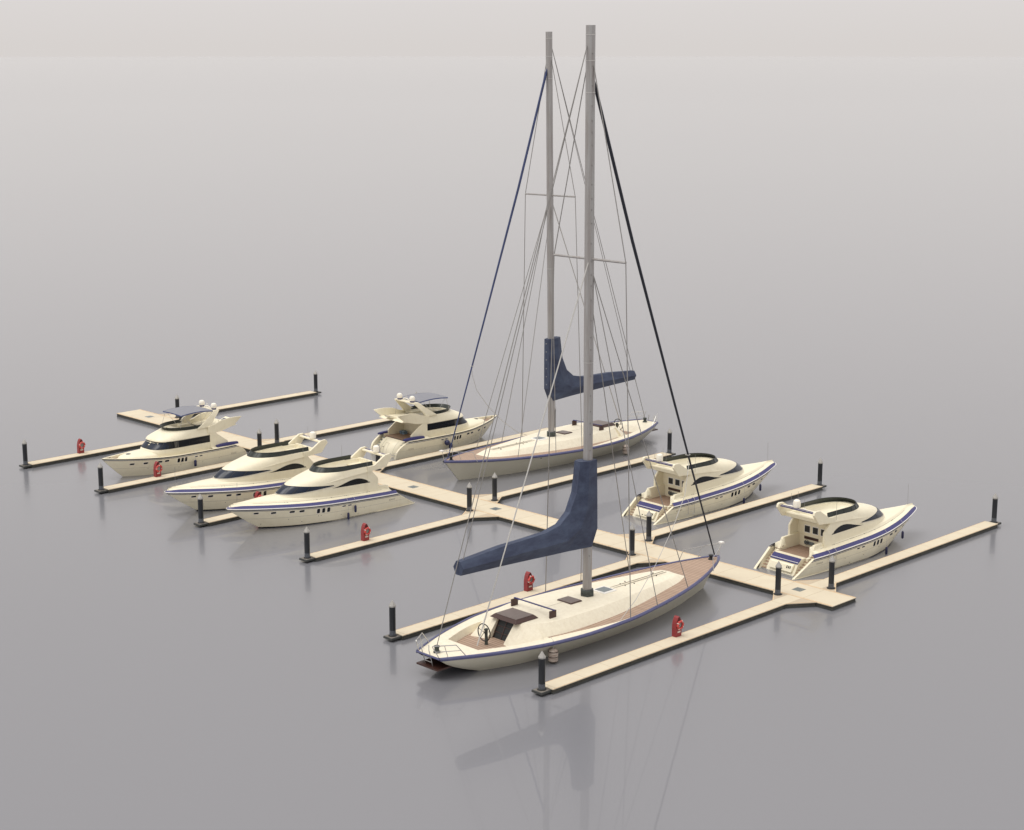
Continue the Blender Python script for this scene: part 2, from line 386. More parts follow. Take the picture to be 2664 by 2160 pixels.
for o, (x, y, z, lab, g, col) in zip(copies, jobs):
    o.location = (x, y, z); tag(o, lab, 'piling', g)
    c = MB()
    if col: c.lathe([(.41, .0), (.41, .05), (.30, .07)], n=20)
    else: c.lathe([(.38, .0), (.36, .05), (.29, .07)], n=12)
    c.build('collar', M['rubber'], o)
# life ring cabinets
def ring_station(x, y, ang, label, seg=6, low=0.):
    root = empty('life_ring_cabinet', (x, y, DZ)); tag(root, label, 'life ring', 'life ring cabinets on the near finger piers')
    h = 1.82; w = .37; dpt = .24
    pts = [(-w, 0), (w, 0), (w, .85), (w*.93, 1.12), (w*.72, 1.45), (w*.42, 1.68), (0, h), (-w*.42, 1.68), (-w*.72, 1.45), (-w*.93, 1.12), (-w, .85)]
    a = MB(); a.prism(pts, -dpt, dpt, 'x'); a.build('cabinet', M['red'], root, bevel=.02)
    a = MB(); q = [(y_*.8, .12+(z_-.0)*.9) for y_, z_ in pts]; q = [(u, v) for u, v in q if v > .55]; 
    a.prism(sorted(q, key=lambda p: math.atan2(p[1]-1.0, p[0])), dpt+.004, dpt+.014, 'x'); a.build('recess_shade', M['darkred'], root)  # flat plate, the dark of the arched opening put into its colour
    a = MB(); zc = 1.03+low; yc = .04
    a.torus((dpt+.12, yc, zc), .345, .11, 'x', n=seg*(1 if seg == 6 else 2), m=6, a0=ang, a1=ang+2*math.pi, smooth=seg != 6)
    ring = a.build('life_ring', M['ringred'], root)
    for k in range(4):
        a = MB(); an = ang+math.pi/4+k*math.pi/2+.2
        a.torus((dpt+.12, yc, zc), .345, .114, 'x', n=2, m=6, a0=an-.08, a1=an+.08, smooth=False); a.build('reflective_band', M['tape'], ring)
    a = MB(); a.tube([(dpt+.03, yc, zc), (dpt+.05, yc, zc)], .22, n=14); a.build('sign_disc', M['discgrey'], root)
    a = MB()
    for dy, dz, hh in ((-.05, .08, .07), (.06, .06, .04), (-.03, -.07, .08), (.07, -.02, .03)):
        a.box(dpt+.051, dpt+.056, yc+dy-.03, yc+dy+.03, zc+dz-hh/2, zc+dz+hh/2)
    a.build('sign_mark', M['darkred'], root)
    a = MB(); a.box(dpt+.002, dpt+.02, -.17, .2, .36, .50); a.build('name_plate', M['tape'], root)
    return root
SL = ['red life ring cabinet on the farthest left pier, closest to the left edge',
      'red life ring cabinet in front of the leftmost canopied yacht hull',
      'red life ring cabinet mostly hidden behind the foremost left yacht foredeck',
      'red life ring cabinet on the pier in front of the foremost left yacht',
      'red life ring cabinet under the sail cover beyond the front sailboat',
      'red life ring cabinet on the foremost pier nearest the viewer']
for i in range(6):
    ring_station(NX[i]-.57, -17.97, [.3, .55, .2, .1, .95, .05][i], SL[i], 12 if i in (0, 1, 2) else 6, [0, -.02, 0, 0, .06, .03][i])

# ------------------------------------------------------------------ hull generator
class Hull:
    def __init__(s, rail_w, rail_z, wl_w, us, ue, z0=0, flare=.0, n=44):
        s.z0 = z0
        s.W = pchip(rail_w); s.Z = pchip(rail_z); s.w0 = pchip(wl_w); s.us = us; s.ue = ue; s.flare = flare; s.n = n
    def pt(s, t, f):
        """t 0..1 stern to bow, f 0 waterline .. 1 rail"""
        u1 = lerp(s.us(1), s.ue(1), t); u = lerp(s.us(f), s.ue(f), t)
        uw = lerp(s.us(0), s.ue(0), t)
        zr = s.Z(u1); a = f if f >= 0 else f
        k = max(0, min(1, f)); k2 = k-s.flare*math.sin(math.pi*k)*.5*(t**2)
        w = lerp(s.w0(uw), s.W(u1), k2)
        if f < 0: w = s.w0(uw)*(1+f*.35)
        return (w, u, s.z0+(zr-s.z0)*f)
    def ts(s): return [1-(1-i/s.n)**1.25 for i in range(s.n+1)]
    def w_at(s, u, z):
        f = .5; t = .5
        for _ in range(40):
            t = max(0, min(1, (u-s.us(f))/(s.ue(f)-s.us(f)))); f = (z-s.z0)/(s.Z(lerp(s.us(1), s.ue(1), t))-s.z0)
        return s.pt(t, f)[0]
    def strip(s, mb, f0, f1, mi, t0=0, t1=1, off=0, smooth=True):
        for sg in (-1, 1):
            rings = []
            for f in (f0, f1):
                rings.append([(sg*(s.pt(t, f)[0]+off), s.pt(t, f)[1]+(off if t > .98 else 0), s.pt(t, f)[2]) for t in s.ts() if t0 <= t <= t1])
            mb.loft(rings, False, False, mi, smooth)
def stripe(H, mb, h0, h1, mi, off):
    """band of constant height measured down from the rail"""
    for sg in (-1, 1):
        rings = []
        for h in (h0, h1):
            r = []
            for t in H.ts():
                zr = H.pt(t, 1)[2]; w, u, z = H.pt(t, 1-h/(zr-H.z0)); r.append((sg*(w+off), u, z))
            rings.append(r)
        mb.loft(rings, False, False, mi, True)
def both(fn):
    for sg in (-1, 1): fn(sg)
def patch_on_hull(mb, H, u0, u1, z0, z1, sg, off=.015, rnd=True, mi=0, ex=0):
    """rounded-rectangle opening lying on the hull side"""
    uc, zc = (u0+u1)/2, (z0+z1)/2; a, b = (u1-u0)/2+ex, (z1-z0)/2+ex; pts = []
    for k in range(16):
        th = 2*math.pi*(k+.5)/16; c, s_ = math.cos(th), math.sin(th); p = .45
        uu = uc+a*math.copysign(abs(c)**p, c); zz = zc+b*math.copysign(abs(s_)**p, s_)
        pts.append((uu, zz))
    v = [(sg*(H.w_at(*p)+off), p[0], p[1]) for p in pts]+[(sg*(H.w_at(*p)-.03), p[0], p[1]) for p in pts]
    mb.add(v, [tuple(range(16))]+[(i, (i+1) % 16, 16+(i+1) % 16, 16+i) for i in range(16)], mi)

# stacked-outline superstructure -------------------------------------------------
class House:
    """levels: (z, ua, um, uf, W, p): aft end, start of curve, front, half width, exponent"""
    def __init__(s, levels):
        s.f = [pchip([(l[0], l[i]) for l in levels]) for i in range(1, 6)]
    def par(s, z): return [f(z) for f in s.f]
    def pt(s, q, z, off=0):
        """q 0 = centre front, 1 = start of straight side, 2 = aft end"""
        ua, um, uf, W, p = s.par(z)
        if q <= 1:
            th = q*math.pi/2
            u = um+(uf-um+off)*math.cos(th)**(2/p); w = (W+off)*math.sin(th)**(2/p) if q > 0 else 0
        else:
            u = lerp(um, ua, q-1); w = W+off
        return (w, u, z)
    def q_of_u(s, u, z):
        ua, um, uf, W, p = s.par(z)
        if u <= um: return 1+(um-u)/(um-ua)
        return math.acos(max(0, min(1, ((u-um)/(uf-um))**(p/2))))/(math.pi/2)
    def qs(s, n=16, m=6): return [i/n for i in range(n+1)]+[1+i/m for i in range(1, m+1)]
    def ring(s, z, off=0, n=16, m=6):
        h = [s.pt(q, z, off) for q in s.qs(n, m)]
        return [(-w, u, zz) for w, u, zz in reversed(h)][:-1]+h
def band(mb, Hs, q0, q1, zlo, zhi, off, n=24, mi=0, thick=.03, sides=(-1, 1)):
    for sg in sides:
        rows = []
        for k in range(-1, 10):
            o = off-thick if k in (-1, 9) else off; kk = max(0, min(8, k))/8; r = []
            for i in range(n+1):
                q = lerp(q0, q1, i/n); z = lerp(zlo(q), zhi(q), kk); w, u, zz = Hs.pt(q, z, o); r.append((sg*w, u, zz))
            rows.append(r)
        mb.loft(rows, False, False, mi, True)
def side_poly(mb, Hs, pts, off, mi=0, sides=(-1, 1), thick=.03):
    for sg in sides:
        v = []; n = len(pts)
        for o in (off, off-thick):
            for u, z in pts:
                q = Hs.q_of_u(u, z); w, _, _ = Hs.pt(q, z, 0); v.append((sg*(w+o), u, z))
        mb.add(v, [tuple(range(n))]+[(i, (i+1) % n, n+(i+1) % n, n+i) for i in range(n)], mi)

# ------------------------------------------------------------------ sport yacht (two right, two left)
def make_sport_yacht():
    root = empty('motor_yacht')
    H = Hull([(0, 2.45), (2.8, 2.85), (6, 3.08), (11, 3.12), (14, 2.92), (16.5, 2.5), (18.5, 1.98), (20.5, 1.3), (21.8, .78), (22.5, .4), (22.75, .08)],
             [(0, 1.5), (2.8, 1.62), (8, 1.83), (13, 2.04), (18, 2.38), (22.8, 2.72)],
             [(0, 2.5), (3, 2.7), (8, 2.88), (11, 2.82), (14, 2.3), (16.6, 1.35), (18, .55), (18.8, .03)],
             lambda f: .15+2.65*max(0, f)**.95, lambda f: 18.8+3.95*max(0, f)**.92, flare=.35)
    hb = MB()
    H.strip(hb, -.3, 0.012, 1); H.strip(hb, 0.012, .49, 0); H.strip(hb, .49, .502, 2)
    for a, b in ((.502, .7), (.7, 1.0)): H.strip(hb, a, b, 0)
    hb.build('hull', [M['cream'], M['black'], M['seamline']], root)
    st = MB()
    stripe(H, st, .0, .05, 1, .008); stripe(H, st, .05, .165, 0, .008); stripe(H, st, .165, .215, 1, .016); stripe(H, st, .215, .275, 0, .008)
    H.strip(st, -.05, .05, 0, t0=.3, off=.008)
    st.build('pinstripe', [M['black'], M['white']], root)
    # rounded rub rail
    rr = MB()
    for sg in (-1, 1):
        rr.tube([(sg*(H.pt(t, 1)[0]+.0), H.pt(t, 1)[1], H.pt(t, 1)[2]+.03) for t in H.ts()], .045, 8)
    rr.build('rub_rail', M['white'], root)
    # blue gunwale stripe, sloping inboard
    def deckrow(t, k):
        w, u, z = H.pt(t, 1); s_ = max(0, min(1, w/1.0))
        c = [(0, .07), (.34, .34), (.42, .36), (.82, .5), (1.0, .78), (1.16, .84)][k]
        if u < 6: pass
        ins = c[0]*(.25+.75*s_); fade = 1 if u < 12 else lerp(1, .55, min(1, (u-12)/8))
        dz = c[1]*(.45+.55*s_) if k < 3 else lerp(.36, c[1], fade)*(.6+.4*s_)
        return (max(w-ins, .0), u-(c[0]*.6 if t > .985 else 0), z+dz)
    bs = MB(); dk = MB()
    for sg in (-1, 1):
        tb = [t for t in H.ts()]
        rows = [[(sg*deckrow(t, k)[0], deckrow(t, k)[1], deckrow(t, k)[2]) for t in tb] for k in (0, 1)]
        bs.loft(rows, False, False, 0, True)
        td = [t for t in H.ts() if H.pt(t, 1)[1] >= 3.3]
        rows = [[(sg*deckrow(t, k)[0], deckrow(t, k)[1], deckrow(t, k)[2]) for t in td] for k in (1, 2, 3, 4, 5)]
        dk.loft(rows, False, False, 0, True)
        # inner faces of the coaming down to the cockpit floor
        rows = [rows[-1], [(p[0]-sg*.02, p[1], 1.2) for p in rows[-1]]]
        tt = [i for i, p in enumerate(rows[0]) if p[1] < 7]
        dk.loft([[r[i] for i in tt] for r in rows], False, False, 0, False)
        # aft closing face of the side deck
        t0 = td[0]; pr = [(sg*deckrow(t0, k)[0], deckrow(t0, k)[1], deckrow(t0, k)[2]) for k in (1, 2, 3, 4, 5)]
        dk.add(pr+[(pr[-1][0], pr[-1][1], .9), (pr[0][0], pr[0][1], .9)], [tuple(range(7))])
    tc = [t for t in H.ts() if H.pt(t, 1)[1] >= 6.0]
    L_ = [deckrow(t, 5) for t in tc]
    rows = []
    for k in range(-4, 5):
        rows.append([(w*k/4, u, z+(.16*(1-(k/4)**2))*min(1, w)) for w, u, z in L_])
    dk.loft(rows, False, False, 0, True)
    bs.build('gunwale_stripe', M['blue'], root); dk.build('deck', M['cream'], root, sharp=28)
    # hairline on the foredeck
    hl = MB(); pl = []
    for i in range(-12, 13):
        a = i/12; u = 20.2-5.2*abs(a)**2.2; w = .55*a*(1+.9*abs(a)); 
        pl.append((w*1.25, u, H.Z(u)+.93-.03*abs(a)))
    # stern wings (thick inner side of the hull)
    for sg in (-1, 1):
        wg = MB()
        t1 = .17; T = [t1*i/6 for i in range(7)]
        for f0, f1 in ((-.2, .5), (.5, 1.0)):
            r = []
            r.append([(sg*(H.pt(t, f1)[0]-.22), H.pt(t, f1)[1], H.pt(t, f1)[2]) for t in T])
            r.append([(sg*(H.pt(t, f0)[0]-.22), H.pt(t, f0)[1], H.pt(t, f0)[2]) for t in T])
            wg.loft(r, False, False, 0, True)
        F = [-.2+1.2*i/8 for i in range(9)]
        o_ = [(sg*H.pt(0, f)[0], H.pt(0, f)[1]-.03, H.pt(0, f)[2]+.02) for f in F]
        i_ = [(sg*(H.pt(0, f)[0]-.24), H.pt(0, f)[1]-.03, H.pt(0, f)[2]+.02) for f in F]
        b_ = [(p[0], p[1]+.12, p[2]-.0) for p in i_]; a_ = [(p[0]+sg*.012, p[1]+.12, p[2]) for p in o_]
        wg.loft([a_, o_, i_, b_], False, False, 0, False)
        r = [[(sg*H.pt(t, 1)[0], H.pt(t, 1)[1], H.pt(t, 1)[2]+.0) for t in T], [(sg*(H.pt(t, 1)[0]-.24), H.pt(t, 1)[1], H.pt(t, 1)[2]) for t in T]]
        wg.loft(r, False, False, 0, False)
        wg.build('stern_wing', M['cream'], root)
    # stairs between the wings and the transom block
    for sg in (-1, 1):
        a = MB(); b = MB()
        for k in range(9):
            y = 1.05+k*.3; z = .08+k*.215
            x0, x1 = sorted((sg*1.72, sg*2.38))
            a.box(x0, x1, y+.02, 4.2, z-.3 if k == 0 else z-.215, z-.035)
            b.box(x0, x1, y, y+.33, z-.033, z)
        s_ = a.build('stairs', M['cream'], root); b.build('tread', M['teak'], s_)
    # transom block and cockpit
    a = MB(); a.prism([(1.02, -.4), (1.12, .0), (1.72, 1.0), (1.86, 1.12), (2.28, 1.47), (2.95, 1.47), (2.95, -.4)], -1.72, 1.72, 'x'); a.build('transom', M['cream'], root, bevel=.03)
    a = MB(); a.prism([(1.04, .30), (1.34, .87), (1.50, .99), (1.66, .99), (1.3, .30)], -1.35, 1.42, 'x'); tr = a.build('garage_door', M['cream'], root, bevel=.03)
    a = MB()
    for x in (.72, .93, 1.12): a.prism([(1.165, .62), (1.275, .83), (1.30, .83), (1.19, .62)], x, x+.09, 'x')
    for x in (-.32, .1): a.prism([(1.09, .46), (1.115, .51), (1.14, .51), (1.11, .46)], x, x+.2, 'x')
    a.build('vent', M['frame'], tr)
    a = MB(); a.prism([(1.66, 1.08), (1.72, 1.02), (2.26, 1.46), (2.24, 1.52)], -1.70, 1.70, 'x'); cu = a.build('aft_cushion', M['cushion'], root, bevel=.02)
    a = MB(); a.prism([(1.75, 1.18), (1.78, 1.205), (1.80, 1.18), (1.77, 1.155)], -1.70, 1.70, 'x'); a.build('piping', M['white'], cu)
    a = MB(); a.box(-1.88, 1.88, 2.95, 6.25, 1.2, 1.43); a.build('cockpit_floor', M['teak'], root)
    for sg in (-1, 1):
        a = MB(); x0, x1 = sorted((sg*1.80, sg*2.1))
        a.prism([(2.75, 1.1), (2.75, 1.47), (3.15, 1.5), (3.75, 2.62), (6.3, 2.72), (6.3, 1.1)], x0, x1, 'x'); a.build('cockpit_coaming', M['cream'], root, bevel=.03)
    # saloon + flybridge
    Hs = House([(2.3, 6.22, 10.5, 17.3, 2.2, 2.0), (2.75, 6.22, 10.5, 17.15, 2.22, 2.0), (3.3, 6.22, 10.3, 16.6, 2.26, 2.0), (3.45, 6.22, 10.2, 16.42, 2.26, 2.0),
                (4.05, 6.22, 9.8, 15.55, 2.24, 2.0), (4.5, 6.22, 9.4, 14.4, 2.2, 2.05), (4.8, 6.22, 9.0, 13.2, 2.14, 2.1), (5.05, 6.22, 8.6, 12.15, 2.1, 2.15)])
    a = MB(); zs = [2.3, 2.6, 3.0, 3.3, 3.45, 3.75, 4.05, 4.3, 4.55, 4.75, 4.92, 5.05]
    rings = [Hs.ring(z) for z in zs]
    a.loft(rings, False, False, 0, True)
    a.add([(w, 6.22, z) for w, z in ((-2.2, 1.3), (2.2, 1.3), (2.24, 4.7), (-2.24, 4.7))], [(0, 1, 2, 3)])
    # coaming top, tub wall, tub floor
    def tub(W, uf, um, ua, z, p=2.15, n=16, m=6):
        h = []
        for i in range(n+1):
            th = i/n*math.pi/2; h.append((W*math.sin(th)**(2/p) if i else 0, um+(uf-um)*math.cos(th)**(2/p), z))
        for i in range(1, m+1): h.append((W, lerp(um, ua, i/m), z))
        return [(-w, u, zz) for w, u, zz in reversed(h)][:-1]+h
    top = tub(2.1, 12.15, 8.6, 4.6, 5.05)
    a.loft([top, tub(1.78, 11.45, 8.4, 4.6, 5.05), tub(1.72, 11.3, 8.4, 4.66, 4.5)], False, False, 0, True)
    fl = tub(1.72, 11.3, 8.4, 4.66, 4.5); a.add(fl, [tuple(range(len(fl)))])
    a.build('superstructure', M['cream'], root, sharp=30)
    # rear of the flybridge
    a = MB(); a.prism([(4.3, 4.66), (4.22, 5.04), (4.34, 5.12), (4.62, 5.12), (4.7, 4.655), (6.3, 4.655), (6.3, 4.56), (4.6, 4.56)], -2.11, 2.11, 'x')
    a.build('flybridge_aft_panel', M['cream'], root, bevel=.02)
    # side mouldings ending in the raised wings
    for sg in (-1, 1):
        a = MB(); x0, x1 = sorted((sg*2.12, sg*2.37))
        a.prism([(3.95, 4.72), (3.12, 5.75), (3.22, 6.02), (3.42, 6.12), (4.0, 6.08), (5.5, 5.12), (6.4, 5.1), (6.4, 4.5)], x0, x1, 'x')
        # tapered moulding forward
        r = []
        for i in range(9):
            u = lerp(6.4, 12.3, i/8); zl = lerp(4.5, 4.0, (i/8)**1.1); zh = 5.1-.25*(i/8)**2
            q = Hs.q_of_u(u, (zl+zh)/2)
            wl = Hs.pt(Hs.q_of_u(u, zl), zl)[0]; wh = Hs.pt(Hs.q_of_u(u, zh), zh)[0]; o = .12*(1-i/8)+.004
            r.append([(sg*(wl-.2), u, zl), (sg*(wl+o), u, zl+.02), (sg*(wh+o*.6), u, zh), (sg*(wh-.2), u, zh)])
        a.loft(r, True, True, 0, False)
        a.build('flybridge_wing', M['cream'], root, bevel=.012)
    # saloon side walls reaching aft
    for sg in (-1, 1):
        a = MB(); x0, x1 = sorted((sg*2.02, sg*2.27))
        a.prism([(6.4, 1.4), (4.95, 1.4), (4.95, 3.62), (5.75, 4.5), (5.75, 4.62), (6.4, 4.62)], x0, x1, 'x'); a.build('side_wall', M['cream'], root, bevel=.03)
    # windows
    def arch(u): return 3.42+.60*math.sin(math.pi*min(1, max(0, (11-u)/5.05))**1.25)**.8
    up = [(6.0+.02, 3.3)]; n = 14; pts = []
    for i in range(n+1):
        u = lerp(11.0, 6.0, i/n); x = i/n
        pts.append((u, 3.42-.12*x+.66*(math.sin(math.pi*x**1.55))**.9*(1 if x < 1 else 0)))
    for sz, mm, off, nm in ((1.0, 'frame', .012, 'window_frame'), (.94, 'glass', .024, 'side_window')):
        c = (8.2, 3.6); pp = [(c[0]+(u-c[0])*sz, c[1]+(z-c[1])*sz-(0 if sz == 1 else .0)) for u, z in pts]
        for sg in (-1, 1):
            a = MB(); side_poly(a, Hs, pp, off, sides=(sg,)); wf = a.build(nm, M[mm] if mm == 'frame' else M['glass'], root)
    zlo = lambda q: lerp(3.38, 3.72, max(0, (q-.35)/.57)**1.3) if q > .35 else 3.38
    zhi = lambda q: 4.08 if q < .25 else lerp(4.08, 3.74, ((q-.25)/.67)**1.15)
    a = MB(); band(a, Hs, 0, .92, lambda q: zlo(q)-.03, lambda q: zhi(q)+.02, .012); fr = a.build('windscreen_frame', M['frame'], root)
    edges = [0, .2, .38, .58, .91]
    for sg in (-1, 1):
        for i in range(4):
            a = MB(); band(a, Hs, edges[i]+.008, edges[i+1]-.008, zlo, lambda q: max(zlo(q)+.004, zhi(q)), .026, n=8, sides=(sg,)); a.build('windscreen_pane', M['blueglass'], root)
    a = MB()
    for sg in (-1, 1): a.tube([(sg*Hs.pt(q, zlo(q)-.07, .03)[0], Hs.pt(q, zlo(q)-.07, .03)[1], zlo(q)-.07) for q in [i*.95/16 for i in range(17)]], .025, 6)
    a.build('windscreen_rail', M['steel'], root)
    # wind deflector
    def dfl(z, off=0):
        k = (z-5.05)/.5
        return tub(2.1-.10*k+off, 12.1-.55*k+off, 8.6, 5.55, z)
    a = MB(); a.loft([dfl(5.06), dfl(5.52)], False, False, 0, True)
    a.loft([dfl(5.52, -.03), dfl(5.06, -.03)], False, False, 0, True)
    gl = a.build('wind_deflector', M['smoke'], root)
    a = MB(); rl = dfl(5.52); a.tube([(x, y, z+.01) for x, y, z in rl], .032, 6)
    rl = dfl(5.07); a.tube([(x, y, z) for x, y, z in rl], .025, 6)
    L0, L1 = dfl(5.07, .01), dfl(5.52, .01)
    for i in range(0, len(L0), 3): a.tube([L0[i], L1[i]], .022, 5)
    a.build('deflector_frame', M['frame'], gl)
    # radar arch
    a = MB(); a.prism([(3.42, 5.78), (3.42, 5.93), (4.0, 5.93), (4.0, 5.78)], -2.1, 2.1, 'x'); ar = a.build('radar_arch', M['cream'], root, bevel=.03)
    a = MB(); a.box(-2.04, 2.04, 3.45, 3.62, 5.933, 5.96); a.box(-2.04, 2.04, 3.38, 3.418, 5.80, 5.92); a.build('arch_stripe', M['blue'], ar)
    a = MB(); a.lathe([(.31, 0), (.36, .06), (.37, .5), (.32, .68), (.18, .79), (.03, .81)], (-.3, 3.75, 5.96), 20); a.build('radar_dome', M['dome'], root)
    for x in (-1.05, .62):
        a = MB(); a.lathe([(.24, 0), (.22, .07), (.08, .1)], (x, 3.78, 5.93), 12, sy=.6); bb = a.build('antenna_base', M['dome'], root)
        a = MB(); a.tube([(x, 3.78, 6.0), (x, 3.8, 7.25)], .014, 5); a.build('whip_antenna', M['wire'], bb)
    for sg in (-1, 1):
        a = MB(); a.tube([(sg*2.4, 6.5, 4.75), (sg*2.38, 6.5, 6.7)], .014, 5); a.build('whip_antenna', M['wire'], root)
    a = MB(); zb = deckrow(H.ts()[-6], 5)[2]; a.lathe([(.11, 0), (.11, .1)], (0, 21.5, 2.98), 8); bb = a.build('bow_fitting', M['frame'], root)
    a = MB(); a.tube([(0, 21.5, 3.0), (0, 21.42, 5.35)], .014, 5); a.build('whip_antenna', M['wire'], bb)
    # cockpit bulkhead with door frames
    y = 6.2
    a = MB(); a.box(-1.4, 1.5, y-.05, y, 1.43, 4.1); bk = a.build('bulkhead', M['cream'], root)
    for x0, x1 in ((-1.18, -.42), (-.18, .58), (.82, 1.4)):
        a = MB(); a.box(x0, x1, y-.08, y-.052, 2.85, 3.65); wf = a.build('door_window_frame', M['white'], root)
        a = MB(); a.box(x0+.07, x1-.07, y-.10, y-.082, 2.93, 3.57); a.build('door_pane', M['frame'], wf)
    a = MB(); a.box(-1.15, .6, y-.09, y-.052, 2.22, 2.5); a.build('bulkhead_panel', M['mahog'], root)
    a = MB(); a.box(-1.05, .1, y-.2, y-.052, 1.72, 2.02); a.build('console', M['hatch'], root)
    a = MB(); a.torus((-.62, y-.34, 1.98), .24, .022, 'y', 18, 6); 
    for k in range(4): a.tube([(-.62, y-.33, 1.98), (-.62+.24*math.cos(k*1.57+.78), y-.34, 1.98+.24*math.sin(k*1.57+.78))], .014, 5)
    a.tube([(-.62, y-.34, 1.98), (-.62, y-.1, 1.9)], .03, 6); a.build('steering_wheel', M['frame'], root)
    # portholes
    for sg in (-1, 1):
        P = [(19.72, 20.2, 1.93, 2.13), (17.98, 18.5, 1.80, 2.02), (16.0, 16.55, 1.68, 1.91), (14.92, 15.47, 1.62, 1.85)]
        P += [(13.09, 13.45, 1.2, 1.72), (12.47, 12.83, 1.18, 1.70), (11.85, 12.21, 1.16, 1.68)]
        P += [(9.87, 10.33, 1.44, 1.56), (9.12, 9.58, 1.42, 1.54)]
        for u0, u1, z0, z1 in P:
            a = MB(); patch_on_hull(a, H, u0, u1, z0, z1, sg, .012, ex=.035); f_ = a.build('porthole_rim', M['white'], root)
            a = MB(); patch_on_hull(a, H, u0, u1, z0, z1, sg, .022); a.build('porthole_glass', M['glass'], f_)
        a = MB()
        for u, z in ((16.5, .95), (13.2, .9), (12.9, .9), (10.4, .6), (7.4, .82), (19.0, .55), (8.2, .25), (15.0, .5)):
            w = H.w_at(u, z); a.box(*(sorted((sg*(w-.02), sg*(w+.02)))), u-.03, u+.03, z-.025, z+.025)
        a.build('drain', M['frame'], root)
        a = MB(); u0 = 3.15
        for k in range(6):
            u = u0+k*.15
            w = H.w_at(u, 1.1); x0, x1 = sorted((sg*(w-.01), sg*(w+.012)))
            a.box(x0, x1, u, u+.02, 1.02, 1.18); a.box(x0, x1, u, u+.1, 1.16, 1.18)
            if k % 2: a.box(x0, x1, u, u+.1, 1.09, 1.11)
            else: a.box(x0, x1, u, u+.1, 1.02, 1.04)
            a.box(x0, x1, u+.085, u+.10, 1.02, 1.18)
        a.build('name_lettering', M['grey'], root)
    # boarding ladder folded down on the starboard quarter
    a = MB()
    for y_ in (4.75, 5.7):
        w = H.W(y_); zr = H.Z(y_)
        a.tube([(w-.35, y_, zr+.38), (w-.1, y_, zr+.44), (w+.08, y_, zr+.3), (w+.10, y_, zr-.1), (w+.09, y_, .52), (w+.05, y_-.25, .47)], .022, 6)
    for z in (.75, 1.15, 1.5): a.tube([(H.W(5)+.08, 4.75, z), (H.W(5.6)+.08, 5.7, z)], .016, 5)
    a.build('boarding_ladder', M['steel'], root)
    # ledge at the waterline aft
    a = MB()
    for sg in (-1, 1):
        pl = [(sg*(H.w_at(u, .05)+dx), u, z) for u, dx, z in ((.1, -.12, .015), (.3, -.02, .02), (.8, .05, .04), (2.5, .07, .05), (5.6, .03, .06))]
        a.tube(pl, .04, 6)
    a.build('trim_tab_edge', M['cream'], root)
    # deck seams and details
    a = MB()
    for sg in (-1, 1):
        pl = [(sg*(deckrow(t, 3)[0]), deckrow(t, 3)[1], deckrow(t, 3)[2]+.004) for t in H.ts() if 4 < H.pt(t, 1)[1] < 20.2]
        a.tube(pl, .010, 4)
        for u in (6.2, 6.5, 9.0, 9.25, 9.5, 11.2, 13.0, 16.4, 16.7):
            t = min(H.ts(), key=lambda t: abs(H.pt(t, 1)[1]-u)); p = deckrow(t, 3); a.box(sg*p[0]-.02, sg*p[0]+.02, u-.07, u+.07, p[2]-.02, p[2]+.022)
    a.build('deck_fitting', M['frame'], root)
    return root, H
